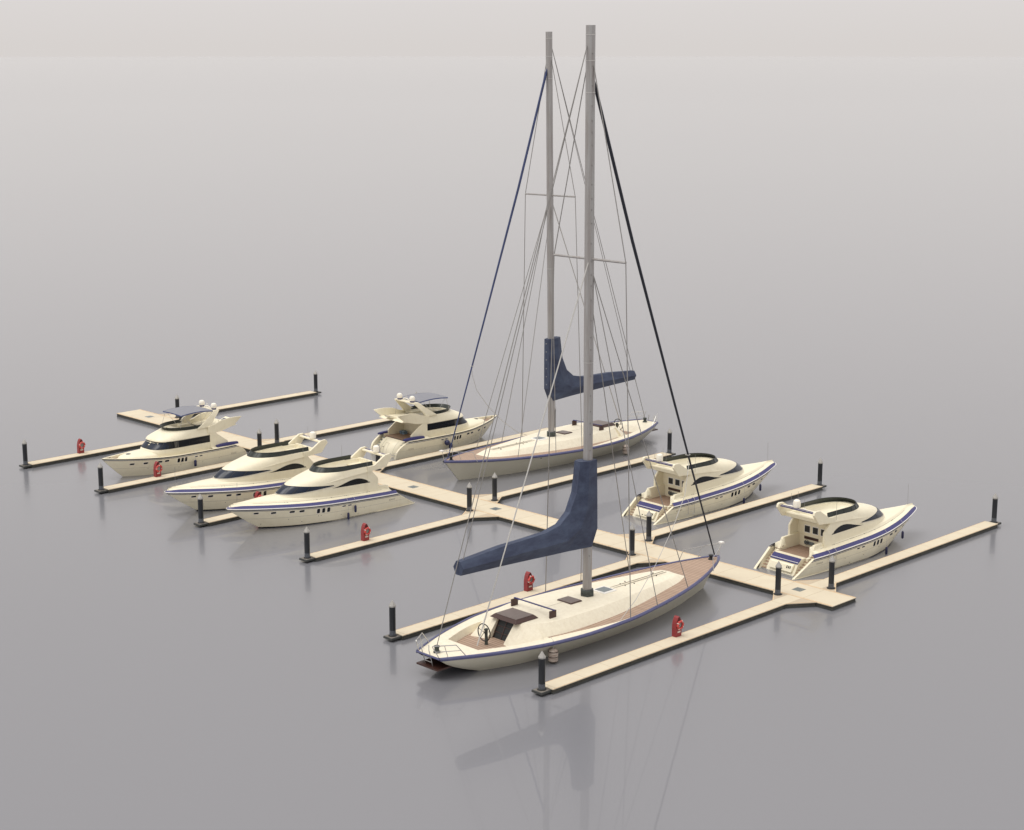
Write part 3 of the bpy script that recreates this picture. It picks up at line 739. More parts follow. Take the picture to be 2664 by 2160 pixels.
# ------------------------------------------------------------------ canopied yacht
def make_canopied_yacht():
    root = empty('motor_yacht')
    H = Hull([(0, 2.6), (1.7, 2.95), (5, 3.15), (9, 3.15), (11.5, 2.88), (13.5, 2.35), (15.5, 1.62), (17.3, .8), (18.6, .04)],
             [(0, 1.98), (1.7, 2.03), (6, 2.05), (11, 2.1), (15, 2.28), (18.6, 2.55)],
             [(0, 2.55), (3, 2.75), (7, 2.85), (10, 2.5), (12.5, 1.75), (14.5, .85), (15.9, .03)],
             lambda f: -.12+1.85*max(0, f)**2.6, lambda f: 15.9+2.7*max(0, f)**.9, flare=.3)
    hb = MB()
    H.strip(hb, -.3, 0.0, 0); H.strip(hb, 0.0, .2, 0); H.strip(hb, .2, .45, 0); H.strip(hb, .45, .46, 1); H.strip(hb, .46, .7, 0); H.strip(hb, .7, 1.0, 0)
    hb.build('hull', [M['cream'], M['seamline']], root)
    st = MB(); stripe(H, st, .0, .13, 0, .01); stripe(H, st, .13, .185, 1, .018); stripe(H, st, .185, .245, 0, .01)
    st.build('pinstripe', [M['black'], M['white']], root)
    # gunwale cap, bulwark inner side, side deck
    cap = MB(); dk = MB(); tk = MB()
    def row(t, k):
        w, u, z = H.pt(t, 1); s_ = min(1, w/.9)
        dx, dz = [(0, .0), (0, .05), (.12, .08), (.24, .05), (.27, -.25), (.8, -.24)][k]
        return (max(0, w-dx*(.2+.8*s_)), u-(dx if t > .97 else 0), z+dz)
    for sg in (-1, 1):
        rr = [[(sg*row(t, k)[0], row(t, k)[1], row(t, k)[2]) for t in H.ts()] for k in range(6)]
        cap.loft(rr[:5], False, False, 0, True)
    for sg in (-1, 1):
        T = [t for t in H.ts() if H.pt(t, 1)[1] > 4.4]
        a = [(sg*row(t, 4)[0], row(t, 4)[1], row(t, 4)[2]) for t in T]
        b = [(0, row(t, 4)[1], row(t, 4)[2]+.05) for t in T]
        m1 = [p for p in zip(a, b)]
        lo = [p for p in m1 if p[0][1] < 15.2]; hi = [p for p in m1 if p[0][1] >= 15.0]
        dk.loft([[p[0] for p in lo], [p[1] for p in lo]], False, False, 0, True)
        tk.loft([[p[0] for p in hi], [p[1] for p in hi]], False, False, 0, True)
        # raised aft side decks
        T = [t for t in H.ts() if H.pt(t, 1)[1] <= 5.2]
        dk.loft([[(sg*row(t, 3)[0], row(t, 3)[1], row(t, 3)[2]) for t in T], [(sg*2.3, row(t, 3)[1], row(t, 3)[2]+.12) for t in T], [(sg*2.3, row(t, 3)[1], .8) for t in T]], False, False, 0, True)
    cap.build('bulwark', M['cream'], root); dk.build('side_deck', M['cream'], root); tk.build('bow_deck', M['teak'], root)
    # foredeck hump
    Hf = House([(1.7, 8, 10, 16.6, 2.05, 2.2), (2.2, 8, 10, 16.35, 1.95, 2.2), (2.42, 8, 10, 16.0, 1.75, 2.2), (2.55, 8, 10, 15.4, 1.4, 2.2)])
    a = MB(); rs = [Hf.ring(z) for z in (1.7, 2.0, 2.2, 2.34, 2.42, 2.5, 2.55)]
    rs.append([(x*.3, 8+(y-8)*.93, 2.62) for x, y, z in rs[-1]]); a.loft(rs, False, False, 0, True); a.add(rs[-1], [tuple(range(len(rs[-1])))])
    a.build('foredeck', M['cream'], root)
    a = MB(); a.lathe([(.3, 0), (.3, .05), (.25, .06)], (0, 15.0, 2.56), 16); hh = a.build('deck_hatch', M['hatch'], root)
    a = MB(); a.lathe([(.2, .0), (.19, .015)], (0, 15.0, 2.62), 16); a.build('hatch_glass', M['blueglass'], hh)
    # hull wings and rounded transom
    for sg in (-1, 1):
        wg = MB()
        F = [-.15+1.15*i/14 for i in range(15)]
        o_ = [(sg*(H.pt(0, f)[0]+.01), H.pt(0, f)[1]-.03, H.pt(0, f)[2]+.03) for f in F]
        i_ = [(sg*(H.pt(0, f)[0]-.28), H.pt(0, f)[1]-.03, H.pt(0, f)[2]+.03) for f in F]
        a_ = [(p[0], p[1]+.1, p[2]-.05) for p in o_]; b_ = [(p[0], p[1]+.1, p[2]-.05) for p in i_]
        wg.loft([a_, o_, i_, b_], False, False, 0, True)
        T = [i*.12/5 for i in range(6)]
        G = [-.15+1.15*i/10 for i in range(11)]
        wg.loft([[(sg*(H.pt(t, f)[0]-.26), H.pt(t, f)[1], H.pt(t, f)[2]) for t in T] for f in G], False, False, 0, True)
        wg.build('stern_wing', M['cream'], root)
    prof = [(.42, -.4), (.40, .1), (.46, .6), (.66, 1.05), (1.0, 1.45), (1.42, 1.75), (1.9, 1.93)]
    a = MB(); a.loft([[(-1.75, u, z), (1.85, u, z)] for u, z in prof], False, False, 0, True)
    for x in (-1.75, 1.85): a.add([(x, u, z) for u, z in prof]+[(x, 1.9, -.4)], [tuple(range(len(prof)+1))])
    tr = a.build('transom', M['cream'], root)
    a = MB()
    for x0, x1, k0, k1 in ((-.75, -.1, 1, 4),):
        pr = [(u-.015, z+.008) for u, z in prof[k0:k1+1]]
        for x in (x0, x1): a.tube([(x, u, z) for u, z in pr], .012, 4)
        for p in (pr[0], pr[-1]): a.tube([(x0, *p), (x1, *p)], .012, 4)
    a.tube([(-1.2, u-.015, z+.01) for u, z in prof[1:6]], .012, 4); a.tube([(1.2, u-.015, z+.01) for u, z in prof[1:6]], .012, 4)
    a.box(-1.0, -.82, .56, .68, .93, 1.0)
    a.build('locker_outline', M['seamline'], tr)
    for sg in (-1, 1):
        a = MB(); b = MB()
        for k in range(7):
            z = .15+k*.27; y = [.42, .46, .52, .64, .82, 1.08, 1.42][k]+.1
            x0, x1 = sorted((sg*1.86, sg*2.34)); a.box(x0, x1, y+.02, 2.0, z-.27, z-.03); b.box(x0, x1, y, y+.35, z-.03, z)
        s_ = a.build('stairs', M['cream'], root); b.build('tread', M['hatch'], s_)
    a = MB(); a.box(-2.3, 2.3, 1.9, 5.2, 1.7, 1.95); a.build('cockpit_floor', M['teak'], root)
    a = MB(); a.box(-1.8, 1.88, 1.84, 1.95, 1.9, 1.98); a.build('transom_cap', M['mahog'], root)
    # saloon
    Hs = House([(1.8, 4.95, 8.5, 13.0, 2.36, 3.2), (2.7, 4.95, 8.4, 12.75, 2.36, 3.2), (2.85, 4.95, 8.3, 12.62, 2.36, 3.2), (3.65, 4.95, 8.0, 11.85, 2.34, 3.2),
                (3.75, 4.95, 7.8, 12.0, 2.38, 3.0), (3.95, 4.95, 7.6, 11.9, 2.34, 2.8), (4.25, 4.95, 7.2, 11.3, 2.28, 2.5), (4.5, 4.95, 7.0, 10.6, 2.22, 2.3), (4.72, 4.95, 6.8, 9.95, 2.15, 2.2)])
    a = MB(); a.loft([Hs.ring(z) for z in (1.8, 2.4, 2.7, 2.85, 3.1, 3.4, 3.65, 3.75, 3.85, 3.95, 4.1, 4.25, 4.4, 4.5, 4.62, 4.72)], False, False, 0, True)
    def tub(W, uf, um, ua, z, p=2.2, n=16, m=5):
        h = []
        for i in range(n+1):
            th = i/n*math.pi/2; h.append((W*math.sin(th)**(2/p) if i else 0, um+(uf-um)*math.cos(th)**(2/p), z))
        for i in range(1, m+1): h.append((W, lerp(um, ua, i/m), z))
        return [(-w, u, zz) for w, u, zz in reversed(h)][:-1]+h
    a.loft([tub(2.15, 9.95, 6.8, 4.9, 4.72), tub(1.85, 9.4, 6.6, 4.9, 4.74), tub(1.8, 9.3, 6.6, 4.9, 4.42)], False, False, 0, True)
    fl = tub(1.8, 9.3, 6.6, 4.9, 4.42); a.add(fl, [tuple(range(len(fl)))])
    a.add([(-2.36, 4.95, 1.9), (2.36, 4.95, 1.9), (2.36, 4.95, 4.3), (-2.36, 4.95, 4.3)], [(0, 1, 2, 3)])
    a.build('superstructure', M['cream'], root, sharp=30)
    # seat moulding on the flybridge
    a = MB(); a.bbox(-1.6, 1.6, 8.0, 8.7, 4.42, 4.7, .08); a.bbox(-1.7, -1.1, 5.4, 8.0, 4.42, 4.66, .06); a.bbox(1.1, 1.7, 5.4, 7.0, 4.42, 4.66, .06); a.build('flybridge_seat', M['cream'], root)
    # side walls of the cockpit
    for sg in (-1, 1):
        a = MB(); x0, x1 = sorted((sg*2.22, sg*2.42))
        a.prism([(5.05, 1.8), (2.5, 1.8), (2.46, 2.62), (4.25, 3.92), (5.05, 3.92)], x0, x1, 'x'); a.build('side_wall', M['cream'], root, bevel=.03)
    # glazing
    def grid(u0, u1, z0, z1, off, sg, nm, mm):
        a = MB(); n = max(2, int((max(u1)-min(u0))*3)); rings = []
        for k in range(5):
            z = lerp(z0, z1, k/4); ua, ub = lerp(u0[0], u0[1], k/4), lerp(u1[0], u1[1], k/4)
            rings.append([(sg*(Hs.pt(Hs.q_of_u(u, z), z)[0]+off), u, z) for u in [lerp(ua, ub, i/n) for i in range(n+1)]])
        a.loft(rings, False, False, 0, True); return a.build(nm, M[mm], root)
    def quad(pp, off, sg, nm, mm, par=root):
        a = MB(); side_poly(a, Hs, pp, off, sides=(sg,)); return a.build(nm, M[mm], par)
    for sg in (-1, 1):
        grid((4.98, 4.98), (11.75, 10.95), 2.86, 3.72, .014, sg, 'window_frame', 'frame')
        cuts = [5.05, 6.5, 8.0, 9.4, 10.35]
        for i in range(4): grid((cuts[i]+.02,)*2, (cuts[i+1]-.02,)*2, 2.92, 3.67, .03, sg, 'side_window', 'glass')
        grid((10.37, 10.37), (11.6, 10.9), 2.92, 3.67, .03, sg, 'side_window', 'glass')
        for u0 in (9.55, 9.75, 9.93): grid((u0, u0), (u0+.09, u0+.09), 2.94, 3.64, .036, sg, 'curtain', 'curtain')
    a = MB(); band(a, Hs, 0, .74, lambda q: 2.86, lambda q: 3.67, .010); a.build('windscreen_frame', M['frame'], root)
    ed = [0.0, .25, .46, .72]
    for sg in (-1, 1):
        for i in range(3):
            a = MB(); band(a, Hs, ed[i]+.012, ed[i+1]-.012, lambda q: 2.92, lambda q: 3.61, .024, n=6, sides=(sg,)); a.build('windscreen_pane', M['blueglass'], root)
    # wind deflector flaring outwards
    def dfl(z, off=0):
        k = (z-4.72)/.38
        return tub(2.12+.06*k+off, 9.85+.35*k+off, 6.8, 6.2-.5*k, z)
    a = MB(); a.loft([dfl(4.73), dfl(5.1)], False, False, 0, True); a.loft([dfl(5.1, -.03), dfl(4.73, -.03)], False, False, 0, True)
    gl = a.build('wind_deflector', M['smoke'], root)
    a = MB(); a.tube([p for p in dfl(5.11)], .03, 6); a.tube([p for p in dfl(4.74)], .022, 6)
    L0, L1 = dfl(4.74, .01), dfl(5.1, .01)
    for i in range(0, len(L0), 3): a.tube([L0[i], L1[i]], .02, 5)
    a.build('deflector_frame', M['frame'], gl)
    # aft flybridge deck with upswept flares
    a = MB(); a.prism([(1.1, 4.42), (2.4, 4.22), (4.2, 3.93), (5.2, 3.93), (5.2, 4.42), (4.4, 4.42), (1.4, 4.6)], -2.4, 2.4, 'x'); a.build('aft_flybridge_deck', M['cream'], root, bevel=.02)
    for sg in (-1, 1):
        a = MB(); n = 12; up = pchip([(.5, 5.42), (1.6, 5.46), (3.2, 5.32), (4.2, 4.95), (5.3, 4.72)]); dn = pchip([(.5, 5.28), (1.3, 4.62), (2.4, 4.20), (4.0, 3.92), (5.3, 3.90)])
        r = []
        for i in range(n+1):
            u = lerp(.5, 5.3, i/n); k = max(0, (3.5-u)/3); o = .22*k
            zt, zl = up(u), dn(u)
            r.append([(sg*(2.26), u, zl), (sg*2.44, u, zl), (sg*(2.44+o), u, zt), (sg*(2.30+o), u, zt)])
        a.loft(r, True, True, 0, True); a.build('flybridge_flare', M['cream'], root, sharp=40)
    a = MB(); a.prism([(.95, 4.75), (.85, 5.0), (1.9, 4.62), (1.9, 4.5)], -.95, .3, 'x'); hh = a.build('ladder_hatch', M['cream'], root)
    a = MB(); a.prism([(1.2, 4.885), (1.2, 4.895), (1.65, 4.727), (1.65, 4.717)], -.75, -.32, 'x'); a.prism([(1.2, 4.885), (1.2, 4.895), (1.65, 4.727), (1.65, 4.717)], -.32, .1, 'x', mi=1)
    a.build('flag_patch', [M['flagred'], M['flagblue']], hh)
    # radar arch
    for sg in (-1, 1):
        a = MB(); T = [(4.95, 6.75, 4.68, 2.34), (4.55, 5.9, 5.2, 2.3), (3.95, 5.0, 5.8, 2.2), (3.5, 4.4, 6.25, 2.08), (3.3, 4.15, 6.5, 1.98)]
        a.loft([[(sg*w, u0, z), (sg*w, u1, z), (sg*(w-.2), u1, z), (sg*(w-.2), u0, z)] for u0, u1, z, w in T], True, True, 0, False)
        a.build('arch_leg', M['cream'], root, bevel=.03)
    a = MB(); a.prism([(3.3, 6.38), (3.3, 6.52), (4.1, 6.52), (4.1, 6.38)], -2.0, 2.0, 'x'); a.build('arch_bar', M['cream'], root, bevel=.03)
    for x in (-1.3, 1.25):
        a = MB(); a.lathe([(.22, -.02), (.30, .12), (.33, .22)], (x, 3.6, 6.5), 18, mi=1); a.lathe([(.33, .22), (.37, .38), (.36, .55), (.28, .72), (.14, .8), (.02, .82)], (x, 3.6, 6.5), 18, mi=0)
        a.build('radar_dome', [M['dome'], M['blue']], root)
    a = MB(); a.tube([(-.75, 3.7, 6.5), (-.6, 3.7, 6.75), (-.1, 3.7, 6.8), (.35, 3.7, 6.75), (.45, 3.7, 6.5)], .07, 8); a.tube([(-.2, 3.7, 6.8), (-.2, 3.7, 7.05), (0.1, 3.7, 7.1), (.1, 3.7, 6.8)], .02, 6)
    a.build('radar_hoop', M['dome'], root)
    a = MB(); a.tube([(-1.7, 3.5, 6.45), (-1.7, 3.2, 4.6)], .015, 5); a.build('stay_wire', M['wire'], root)
    # sun canopy
    a = MB(); n = 8; top = []; bot = []
    for i in range(n+1):
        u = lerp(4.2, 8.75, i/n); zc = 6.56+.16*math.sin(math.pi*i/n)
        rr = [(x, u, zc+.06*(1-(x/1.95)**2)) for x in (-1.95, -1.2, -.4, .4, 1.2, 1.95)]; top.append(rr); bot.append([(x, y, z-.03) for x, y, z in rr])
    a.loft(top, False, False, 0, True); a.loft(bot, False, False, 0, True)
    ca = a.build('sun_canopy', M['canvas'], root)
    a = MB()
    for k in (0, -1):
        a.loft([[(p[k][0]*1.005, p[k][1], p[k][2]+.012) for p in top], [(p[k][0]*1.01, p[k][1], p[k][2]-.12) for p in top]], False)
    for k in (0, -1):
        a.loft([[(x, y, z+.012) for x, y, z in top[k]], [(x, y, z-.12) for x, y, z in top[k]]], False)
    a.build('valance', M['canvasedge'], ca)
    a = MB()
    for sg in (-1, 1):
        a.tube([(sg*1.85, 8.5, 6.5), (sg*1.95, 8.9, 5.1)], .022, 6); a.tube([(sg*1.85, 8.4, 6.5), (sg*1.9, 7.0, 4.75)], .018, 6)
        a.tube([(sg*1.85, 5.9, 6.6), (sg*1.95, 5.9, 4.8)], .022, 6); a.tube([(sg*1.85, 4.8, 6.6), (sg*1.9, 6.2, 4.9)], .014, 6)
    a.build('canopy_pole', M['steel'], ca)
    # cushions on the aft side decks
    for sg in (-1, 1):
        a = MB(); r = []
        for i in range(9):
            u = lerp(1.2, 4.3, i/8); h = .10+.22*math.sin(math.pi*min(1, .15+.75*i/8))**.6
            x0, x1 = 2.34, 2.82; z0 = 2.13
            r.append([(sg*x0, u, z0), (sg*x1, u, z0), (sg*(x1-.05), u, z0+h*.8), (sg*(x1-.16), u, z0+h), (sg*(x0+.1), u, z0+h), (sg*x0, u, z0+h*.8)])
        a.loft(r, True, True, 0, True); a.build('side_cushion', M['cushion'], root)
    a = MB()
    a.tube([(1.95, -.15, .35), (1.95, -.45, .75), (2.05, -.45, .3)], .03, 6); a.tube([(2.4, -.25, .2), (2.45, -.35, .8), (2.6, 0, .8)], .03, 6); a.tube([(1.9, -.3, .5), (2.6, -.2, .55)], .03, 6)
    a.build('mooring_bracket', M['steel'], root)
    for sg in (-1, 1):
        P = [(15.12, 15.62, 1.52, 1.73), (13.63, 14.13, 1.49, 1.71), (12.0, 12.5, 1.48, 1.71), (11.18, 11.68, 1.5, 1.73)]
        P += [(9.78, 10.1, 1.2, 1.74), (9.3, 9.62, 1.2, 1.74), (8.82, 9.14, 1.2, 1.74), (7.35, 7.75, 1.53, 1.65), (6.7, 7.1, 1.52, 1.64)]
        for u0, u1, z0, z1 in P:
            a = MB(); patch_on_hull(a, H, u0, u1, z0, z1, sg, .012, ex=.03); f_ = a.build('porthole_rim', M['white'], root)
            a = MB(); patch_on_hull(a, H, u0, u1, z0, z1, sg, .022); a.build('porthole_glass', M['glass'], f_)
        a = MB()
        for u, z in ((13.5, .88), (9.6, .85), (9.8, .6), (6.6, .8), (4.2, .85), (12.6, .6)):
            w = H.w_at(u, z); a.box(*(sorted((sg*(w-.02), sg*(w+.02)))), u-.03, u+.03, z-.025, z+.025)
        a.build('drain', M['frame'], root)
        a = MB(); u0 = 1.65
        for k in range(6):
            u = u0+k*.14; w = H.w_at(u, 1.1); x0, x1 = sorted((sg*(w-.01), sg*(w+.012)))
            a.box(x0, x1, u, u+.018, 1.0, 1.18); a.box(x0, x1, u, u+.09, 1.16, 1.18); a.box(x0, x1, u, u+.09, 1.0, 1.02)
            if k % 2: a.box(x0, x1, u, u+.09, 1.08, 1.1)
        a.build('name_lettering', M['grey'], root)
    a = MB()
    for sg in (-1, 1):
        for u, dx in ((17.2, .5), (17.9, .22)):
            a.lathe([(.09, 0), (.07, .03)], (sg*dx, u, 2.42), 8)
    a.build('bow_cleat', M['frame'], root)
    return root, H
# ------------------------------------------------------------------ sailboat
def make_sailboat():
    root = empty('sailboat')
    RW = [(0, 1.42), (1.6, 2.2), (4, 3.25), (7, 4.25), (10, 4.98), (14, 5.35), (18.5, 5.25), (22.5, 4.72), (26, 4.1), (29, 3.4), (32, 2.45), (34.5, 1.42), (36, .62), (36.75, .05)]
    RZ = [(0, 1.4), (6, 1.34), (14, 1.32), (22, 1.42), (28, 1.62), (33, 1.9), (36.75, 2.15)]
    H = Hull(RW, RZ, [(2.5, 1.2), (4, 1.7), (8, 2.9), (13, 3.4), (17, 3.45), (22.8, 3.05), (27.6, 2.2), (31.6, 1.0), (34.5, .04)],
             lambda f: 4.0*(1-max(0, min(1, f)))**1.5, lambda f: 34.5+2.25*max(0, f)**1.0, z0=-.5, flare=.15, n=52)
    hb = MB()
    fs = [-.3, 0, .15, .3, .5, .7, .88, 1.0]
    for a, b in zip(fs[:-1], fs[1:]): H.strip(hb, a, b, 0)
    tr = [H.pt(0, f) for f in (0, .15, .3, .5, .7, .88, 1)]
    hb.add([(w, u, z) for w, u, z in tr]+[(-w, u, z) for w, u, z in reversed(tr)], [tuple(range(14))], 1)
    hb.build('hull', [M['sailhull'], M['rubber']], root)
    rl = MB()
    def rail(off, dz): return [(w+off, u, z+dz) for w, u, z in [H.pt(t, 1) for t in H.ts()]]
    prof = [(-.16, .02), (-.14, .09), (-.03, .13), (.06, .07), (.10, -.03), (.07, -.14), (-.01, -.20)]
    for sg in (-1, 1):
        rows = []
        for o, dz in prof: rows.append([(sg*max(0, w+o*(1 if w > .3 else w/.3)), u+(o if w < .3 else 0), z+dz) for w, u, z in [H.pt(t, 1) for t in H.ts()]])
        rl.loft(rows, False, False, 0, True)
    rl.loft([[(x, y+.0, z) for x, y, z in [(-1.45, -.03, 1.3), (1.45, -.03, 1.3)]], [(-1.45, -.07, 1.38), (1.45, -.07, 1.38)], [(-1.45, -.02, 1.48), (1.45, -.02, 1.48)], [(-1.45, .1, 1.44), (1.45, .1, 1.44)]], False, False, 0, True)
    rl.build('rub_rail', M['railblue'], root)
    # deck: cream aft, teak forward, with a cockpit well
    zd = lambda u: H.Z(u)+.015
    dk = MB(); tk = MB()
    ci = pchip([(3.8, 1.85), (6, 2.75), (8, 3.3), (9.2, 3.4), (10.2, 3.2)])
    def rng(a, b, n): return [lerp(a, b, i/n) for i in range(n+1)]
    us = rng(0.02, 3.8, 6); dk.loft([[(-H.W(u)+.08, u, zd(u)), (H.W(u)-.08, u, zd(u))] for u in us], False)
    for sg in (-1, 1):
        us = rng(3.8, 10.2, 14); dk.loft([[(sg*(H.W(u)-.08), u, zd(u)), (sg*ci(u), u, zd(u)), (sg*(ci(u)-.18), u, .72)] for u in us], False)
        us = rng(10.2, 20, 12)
        inner = lambda u: min(H.W(u)-.3, 4.35+.02*(u-10))
        edge = lambda u: lerp(3.75, H.W(u)-.42, min(1, (u-10.2)/7)) if u < 17.2 else H.W(u)-.1-.32*max(0, 1-(u-17.2)/4)
        us = rng(10.2, 22, 14)
        dk.loft([[(sg*(H.W(u)-.08), u, zd(u)), (sg*edge(u), u, zd(u)+.002)] for u in us], False)
        tk.loft([[(sg*edge(u), u, zd(u)+.002), (sg*1.0, u, zd(u)+.004)] for u in us], False)
    us = rng(22, 36.5, 24); tk.loft([[(-max(.02, H.W(u)-.09), u, zd(u)+.004), (max(.02, H.W(u)-.09), u, zd(u)+.004)] for u in us], False)
    dk.add([(-1.85, 3.8, zd(3.8)), (1.85, 3.8, zd(3.8)), (1.67, 4.6, .72), (-1.67, 4.6, .72)], [(0, 1, 2, 3)])
    dk.build('deck', M['saildeck'], root); tk.build('teak_deck', M['teakx'], root)
    a = MB(); us = rng(4.3, 10.2, 12); a.loft([[(-ci(u)+.1, u, .74), (ci(u)-.1, u, .74)] for u in us], False); a.build('cockpit_floor', M['teakx'], root)
    # coachroof
    top = pchip([(9.0, 2.0), (10.5, 2.85), (13, 3.2), (17, 3.05), (22.7, 2.35), (26, 1.8), (28.6, 1.25), (29.6, .85)])
    bas = pchip([(7.6, 1.6), (9.0, 3.1), (10.5, 3.55), (13, 3.85), (18, 3.7), (22, 3.2), (26, 2.4), (29.2, 1.75), (30.6, 1.15)])
    zt = pchip([(9, 2.36), (14, 2.34), (19, 2.28), (25, 2.2), (29.6, 2.14)])
    a = MB(); N_ = 30; rows = []
    for i in range(N_+1):
        k = i/N_; ut = lerp(9.0, 29.6, k); ub = lerp(8.6, 30.6, k); r = []
        for sg in (-1, 1):
            wt, wb = top(ut), bas(ub)
            pr = [(sg*wb, ub, zd(ub)-.03), (sg*lerp(wb, wt, .75), lerp(ub, ut, .75), lerp(zd(ub), zt(ut), .75)), (sg*wt, ut, zt(ut)-.02), (sg*(wt-.18), ut, zt(ut))]
            r = r+pr if sg == -1 else r+[(0, ut, zt(ut)+.05)]+pr[::-1]
        rows.append(r)
    a.loft(rows, False, True, 0, True)
    # wedges framing the companionway
    for sg in (-1, 1):
        w0 = [(sg*.75, 7.6, .72), (sg*2.35, 7.2, .72), (sg*3.45, 8.6, 1.3), (sg*3.3, 9.4, .72), (sg*.75, 9.4, .72)]
        a.add([(sg*1.0, 7.45, .72), (sg*2.6, 7.0, .72), (sg*3.75, 8.9, .72), (sg*3.75, 9.6, 1.34), (sg*1.0, 8.75, 2.3), (sg*2.0, 8.9, 2.34), (sg*3.2, 9.6, 1.9), (sg*1.0, 9.6, 2.34), (sg*1.0, 9.6, .72), (sg*3.75, 9.6, .72), (sg*2.6, 9.6, 2.34)],
              [(0, 1, 5, 4), (1, 2, 6, 5), (2, 9, 3, 6), (4, 5, 10, 7), (5, 6, 10), (0, 4, 7, 8), (3, 9, 8, 7, 10, 6), (5, 10, 6)])
    a.build('coachroof', M['saildeck'], root, sharp=25)
    a = MB(); a.prism([(8.1, .73), (8.9, 2.25), (8.98, 2.25), (8.18, .73)], -.98, .98, 'x'); cp = a.build('companionway', M['frame'], root)
    a = MB()
    for x in (-.98, -.04, .9): a.prism([(8.06, .75), (8.86, 2.25), (8.9, 2.25), (8.1, .75)], x, x+.08, 'x')
    for z in (1.2, 1.7): a.prism([(8.06+(z-.75)*.533, z), (8.08+(z-.75)*.533, z+.04), (8.14+(z-.75)*.533, z+.04), (8.12+(z-.75)*.533, z)], -.98, .98, 'x')
    a.build('door_frame', M['mahog'], cp)
    a = MB()
    lo = [(-1.62, 8.35, 2.38), (1.62, 8.35, 2.38), (1.62, 11.0, 2.42), (-1.62, 11.0, 2.42)]; hi = [(-1.3, 8.65, 2.66), (1.3, 8.65, 2.66), (1.3, 10.75, 2.66), (-1.3, 10.75, 2.66)]
    a.loft([lo, hi], True, True, 0); hd = a.build('companionway_hood', M['mahog'], root, bevel=.02)
    a = MB(); a.add([(x*.985, 9.7+(y-9.7)*.985, z+.022) for x, y, z in hi], [(0, 1, 2, 3)]); a.add([(x*.985, 9.7+(y-9.7)*.985, z-.03) for x, y, z in hi], [(0, 3, 2, 1)]); a.build('hood_top', M['mahogtop'], hd)
    # traveller bridge
    for sg in (-1, 1):
        a = MB(); a.prism([(11.6, 2.25), (12.35, 2.25), (12.35, 2.98), (11.6, 2.98)], *(sorted((sg*2.28, sg*2.4))), 'x'); a.build('traveller_leg', M['mahog'], root)
    a = MB(); a.box(-2.45, 2.45, 12.0, 12.14, 2.985, 3.06); a.build('traveller_bar', M['blue'], root)
    # hatches
    def hatch(x0, x1, y0, y1, z, h, m1, m2, nm):
        a = MB(); a.bbox(x0, x1, y0, y1, z, z+h, .05); o = a.build(nm, m1, root)
        a = MB(); a.box(x0+.22 if m2 != M['mahogtop'] else x0+.055, x1-.22 if m2 != M['mahogtop'] else x1-.055, y0+.2 if m2 != M['mahogtop'] else y0+.055, y1-.2 if m2 != M['mahogtop'] else y1-.055, z+h, z+h+.015); a.build('hatch_top', m2, o)
    hatch(-.75, .95, 15.6, 17.0, 2.3, .16, M['mahog'], M['mahogtop'], 'wooden_hatch')
    hatch(-.75, .85, 19.95, 21.55, 2.26, .14, M['white'], M['hatch'], 'skylight_hatch')
    a = MB()
    for x in (-.18, .18): a.box(x-.007, x+.007, 21.8, 29.0, 2.26, 2.328)
    a.box(-.012, .012, 12.2, 15.5, 2.385, 2.40)
    a.build('deck_track', M['seamline'], root)
    a = MB()
    for x, y in ((-.35, 23.3), (.35, 23.2), (-.5, 24.1), (.45, 24.3), (.2, 27.6), (-.5, 27.9)): a.box(x-.05, x+.05, y-.035, y+.035, 2.2, 2.315)
    a.build('deck_eye', M['frame'], root)
    # wheel and binnacle
    a = MB(); a.torus((0, 6.2, 1.86), .74, .05, 'y', 24, 6)
    for k in range(5): a.tube([(0, 6.2, 1.86), (.72*math.cos(k*1.257+.3), 6.2, 1.86+.72*math.sin(k*1.257+.3))], .024, 5)
    a.build('steering_wheel', M['frame'], root)
    a = MB(); a.lathe([(.17, 0), (.14, .1), (.13, 1.2), (.17, 1.3), (.12, 1.4)], (0, 6.45, .74), 12); a.tube([(0, 6.2, 1.86), (0, 6.45, 1.86)], .06, 6); a.build('steering_pedestal', M['darkring'], root)
    # winch at the stern, windlass at the bow
    a = MB(); a.lathe([(.3, 0), (.3, .08), (.2, .14), (.2, .42), (.28, .5), (.26, .55)], (0, .95, 1.42), 12); a.build('stern_capstan', M['darkring'], root)
    a = MB(); a.lathe([(.28, 0), (.26, .08), (.16, .14), (.16, .36), (.24, .42), (.22, .48)], (0, 35.6, 2.06), 12); a.build('bow_capstan', M['frame'], root)
    # swim platform and ladder
    a = MB(); a.box(-1.3, 1.3, -.15, 1.6, .36, .50); a.build('swim_platform', M['mahog'], root)
    a = MB()
    for x in (-.62, .30): a.tube([(x, .22, .5), (x, .0, 1.35), (x-.05, -.12, 1.9), (x-.2, .0, 2.3)], .042, 6)
    for z, y in ((.82, .14), (1.2, .04)): a.tube([(-.62, y, z), (.30, y, z)], .032, 6)
    a.build('stern_ladder', M['steel'], root)
    # stern pushpits
    for sg in (-1, 1):
        a = MB()
        b = [(sg*1.26, .09, 1.42), (sg*.98, -.4, 2.47), (sg*1.02, -.38, 2.5), (sg*2.1, 1.2, 2.5), (sg*2.28, 2.08, 1.42)]
        a.tube(b, .042, 6); a.tube([(sg*1.12, -.15, 1.97), (sg*2.2, 1.62, 1.97)], .03, 6); a.tube([(sg*1.55, .42, 2.48), (sg*1.5, .8, 1.45)], .03, 6)
        a.build('stern_rail', M['steel'], root)
    # bow pulpit
    a = MB()
    for sg in (-1, 1):
        a.tube([(sg*2.15, 33.4, 1.85), (sg*1.8, 33.7, 3.0), (sg*1.0, 35.4, 3.2), (sg*.12, 37.0, 3.42)], .038, 6)
        a.tube([(sg*1.15, 35.0, 2.0), (sg*1.0, 35.4, 3.2)], .026, 6)
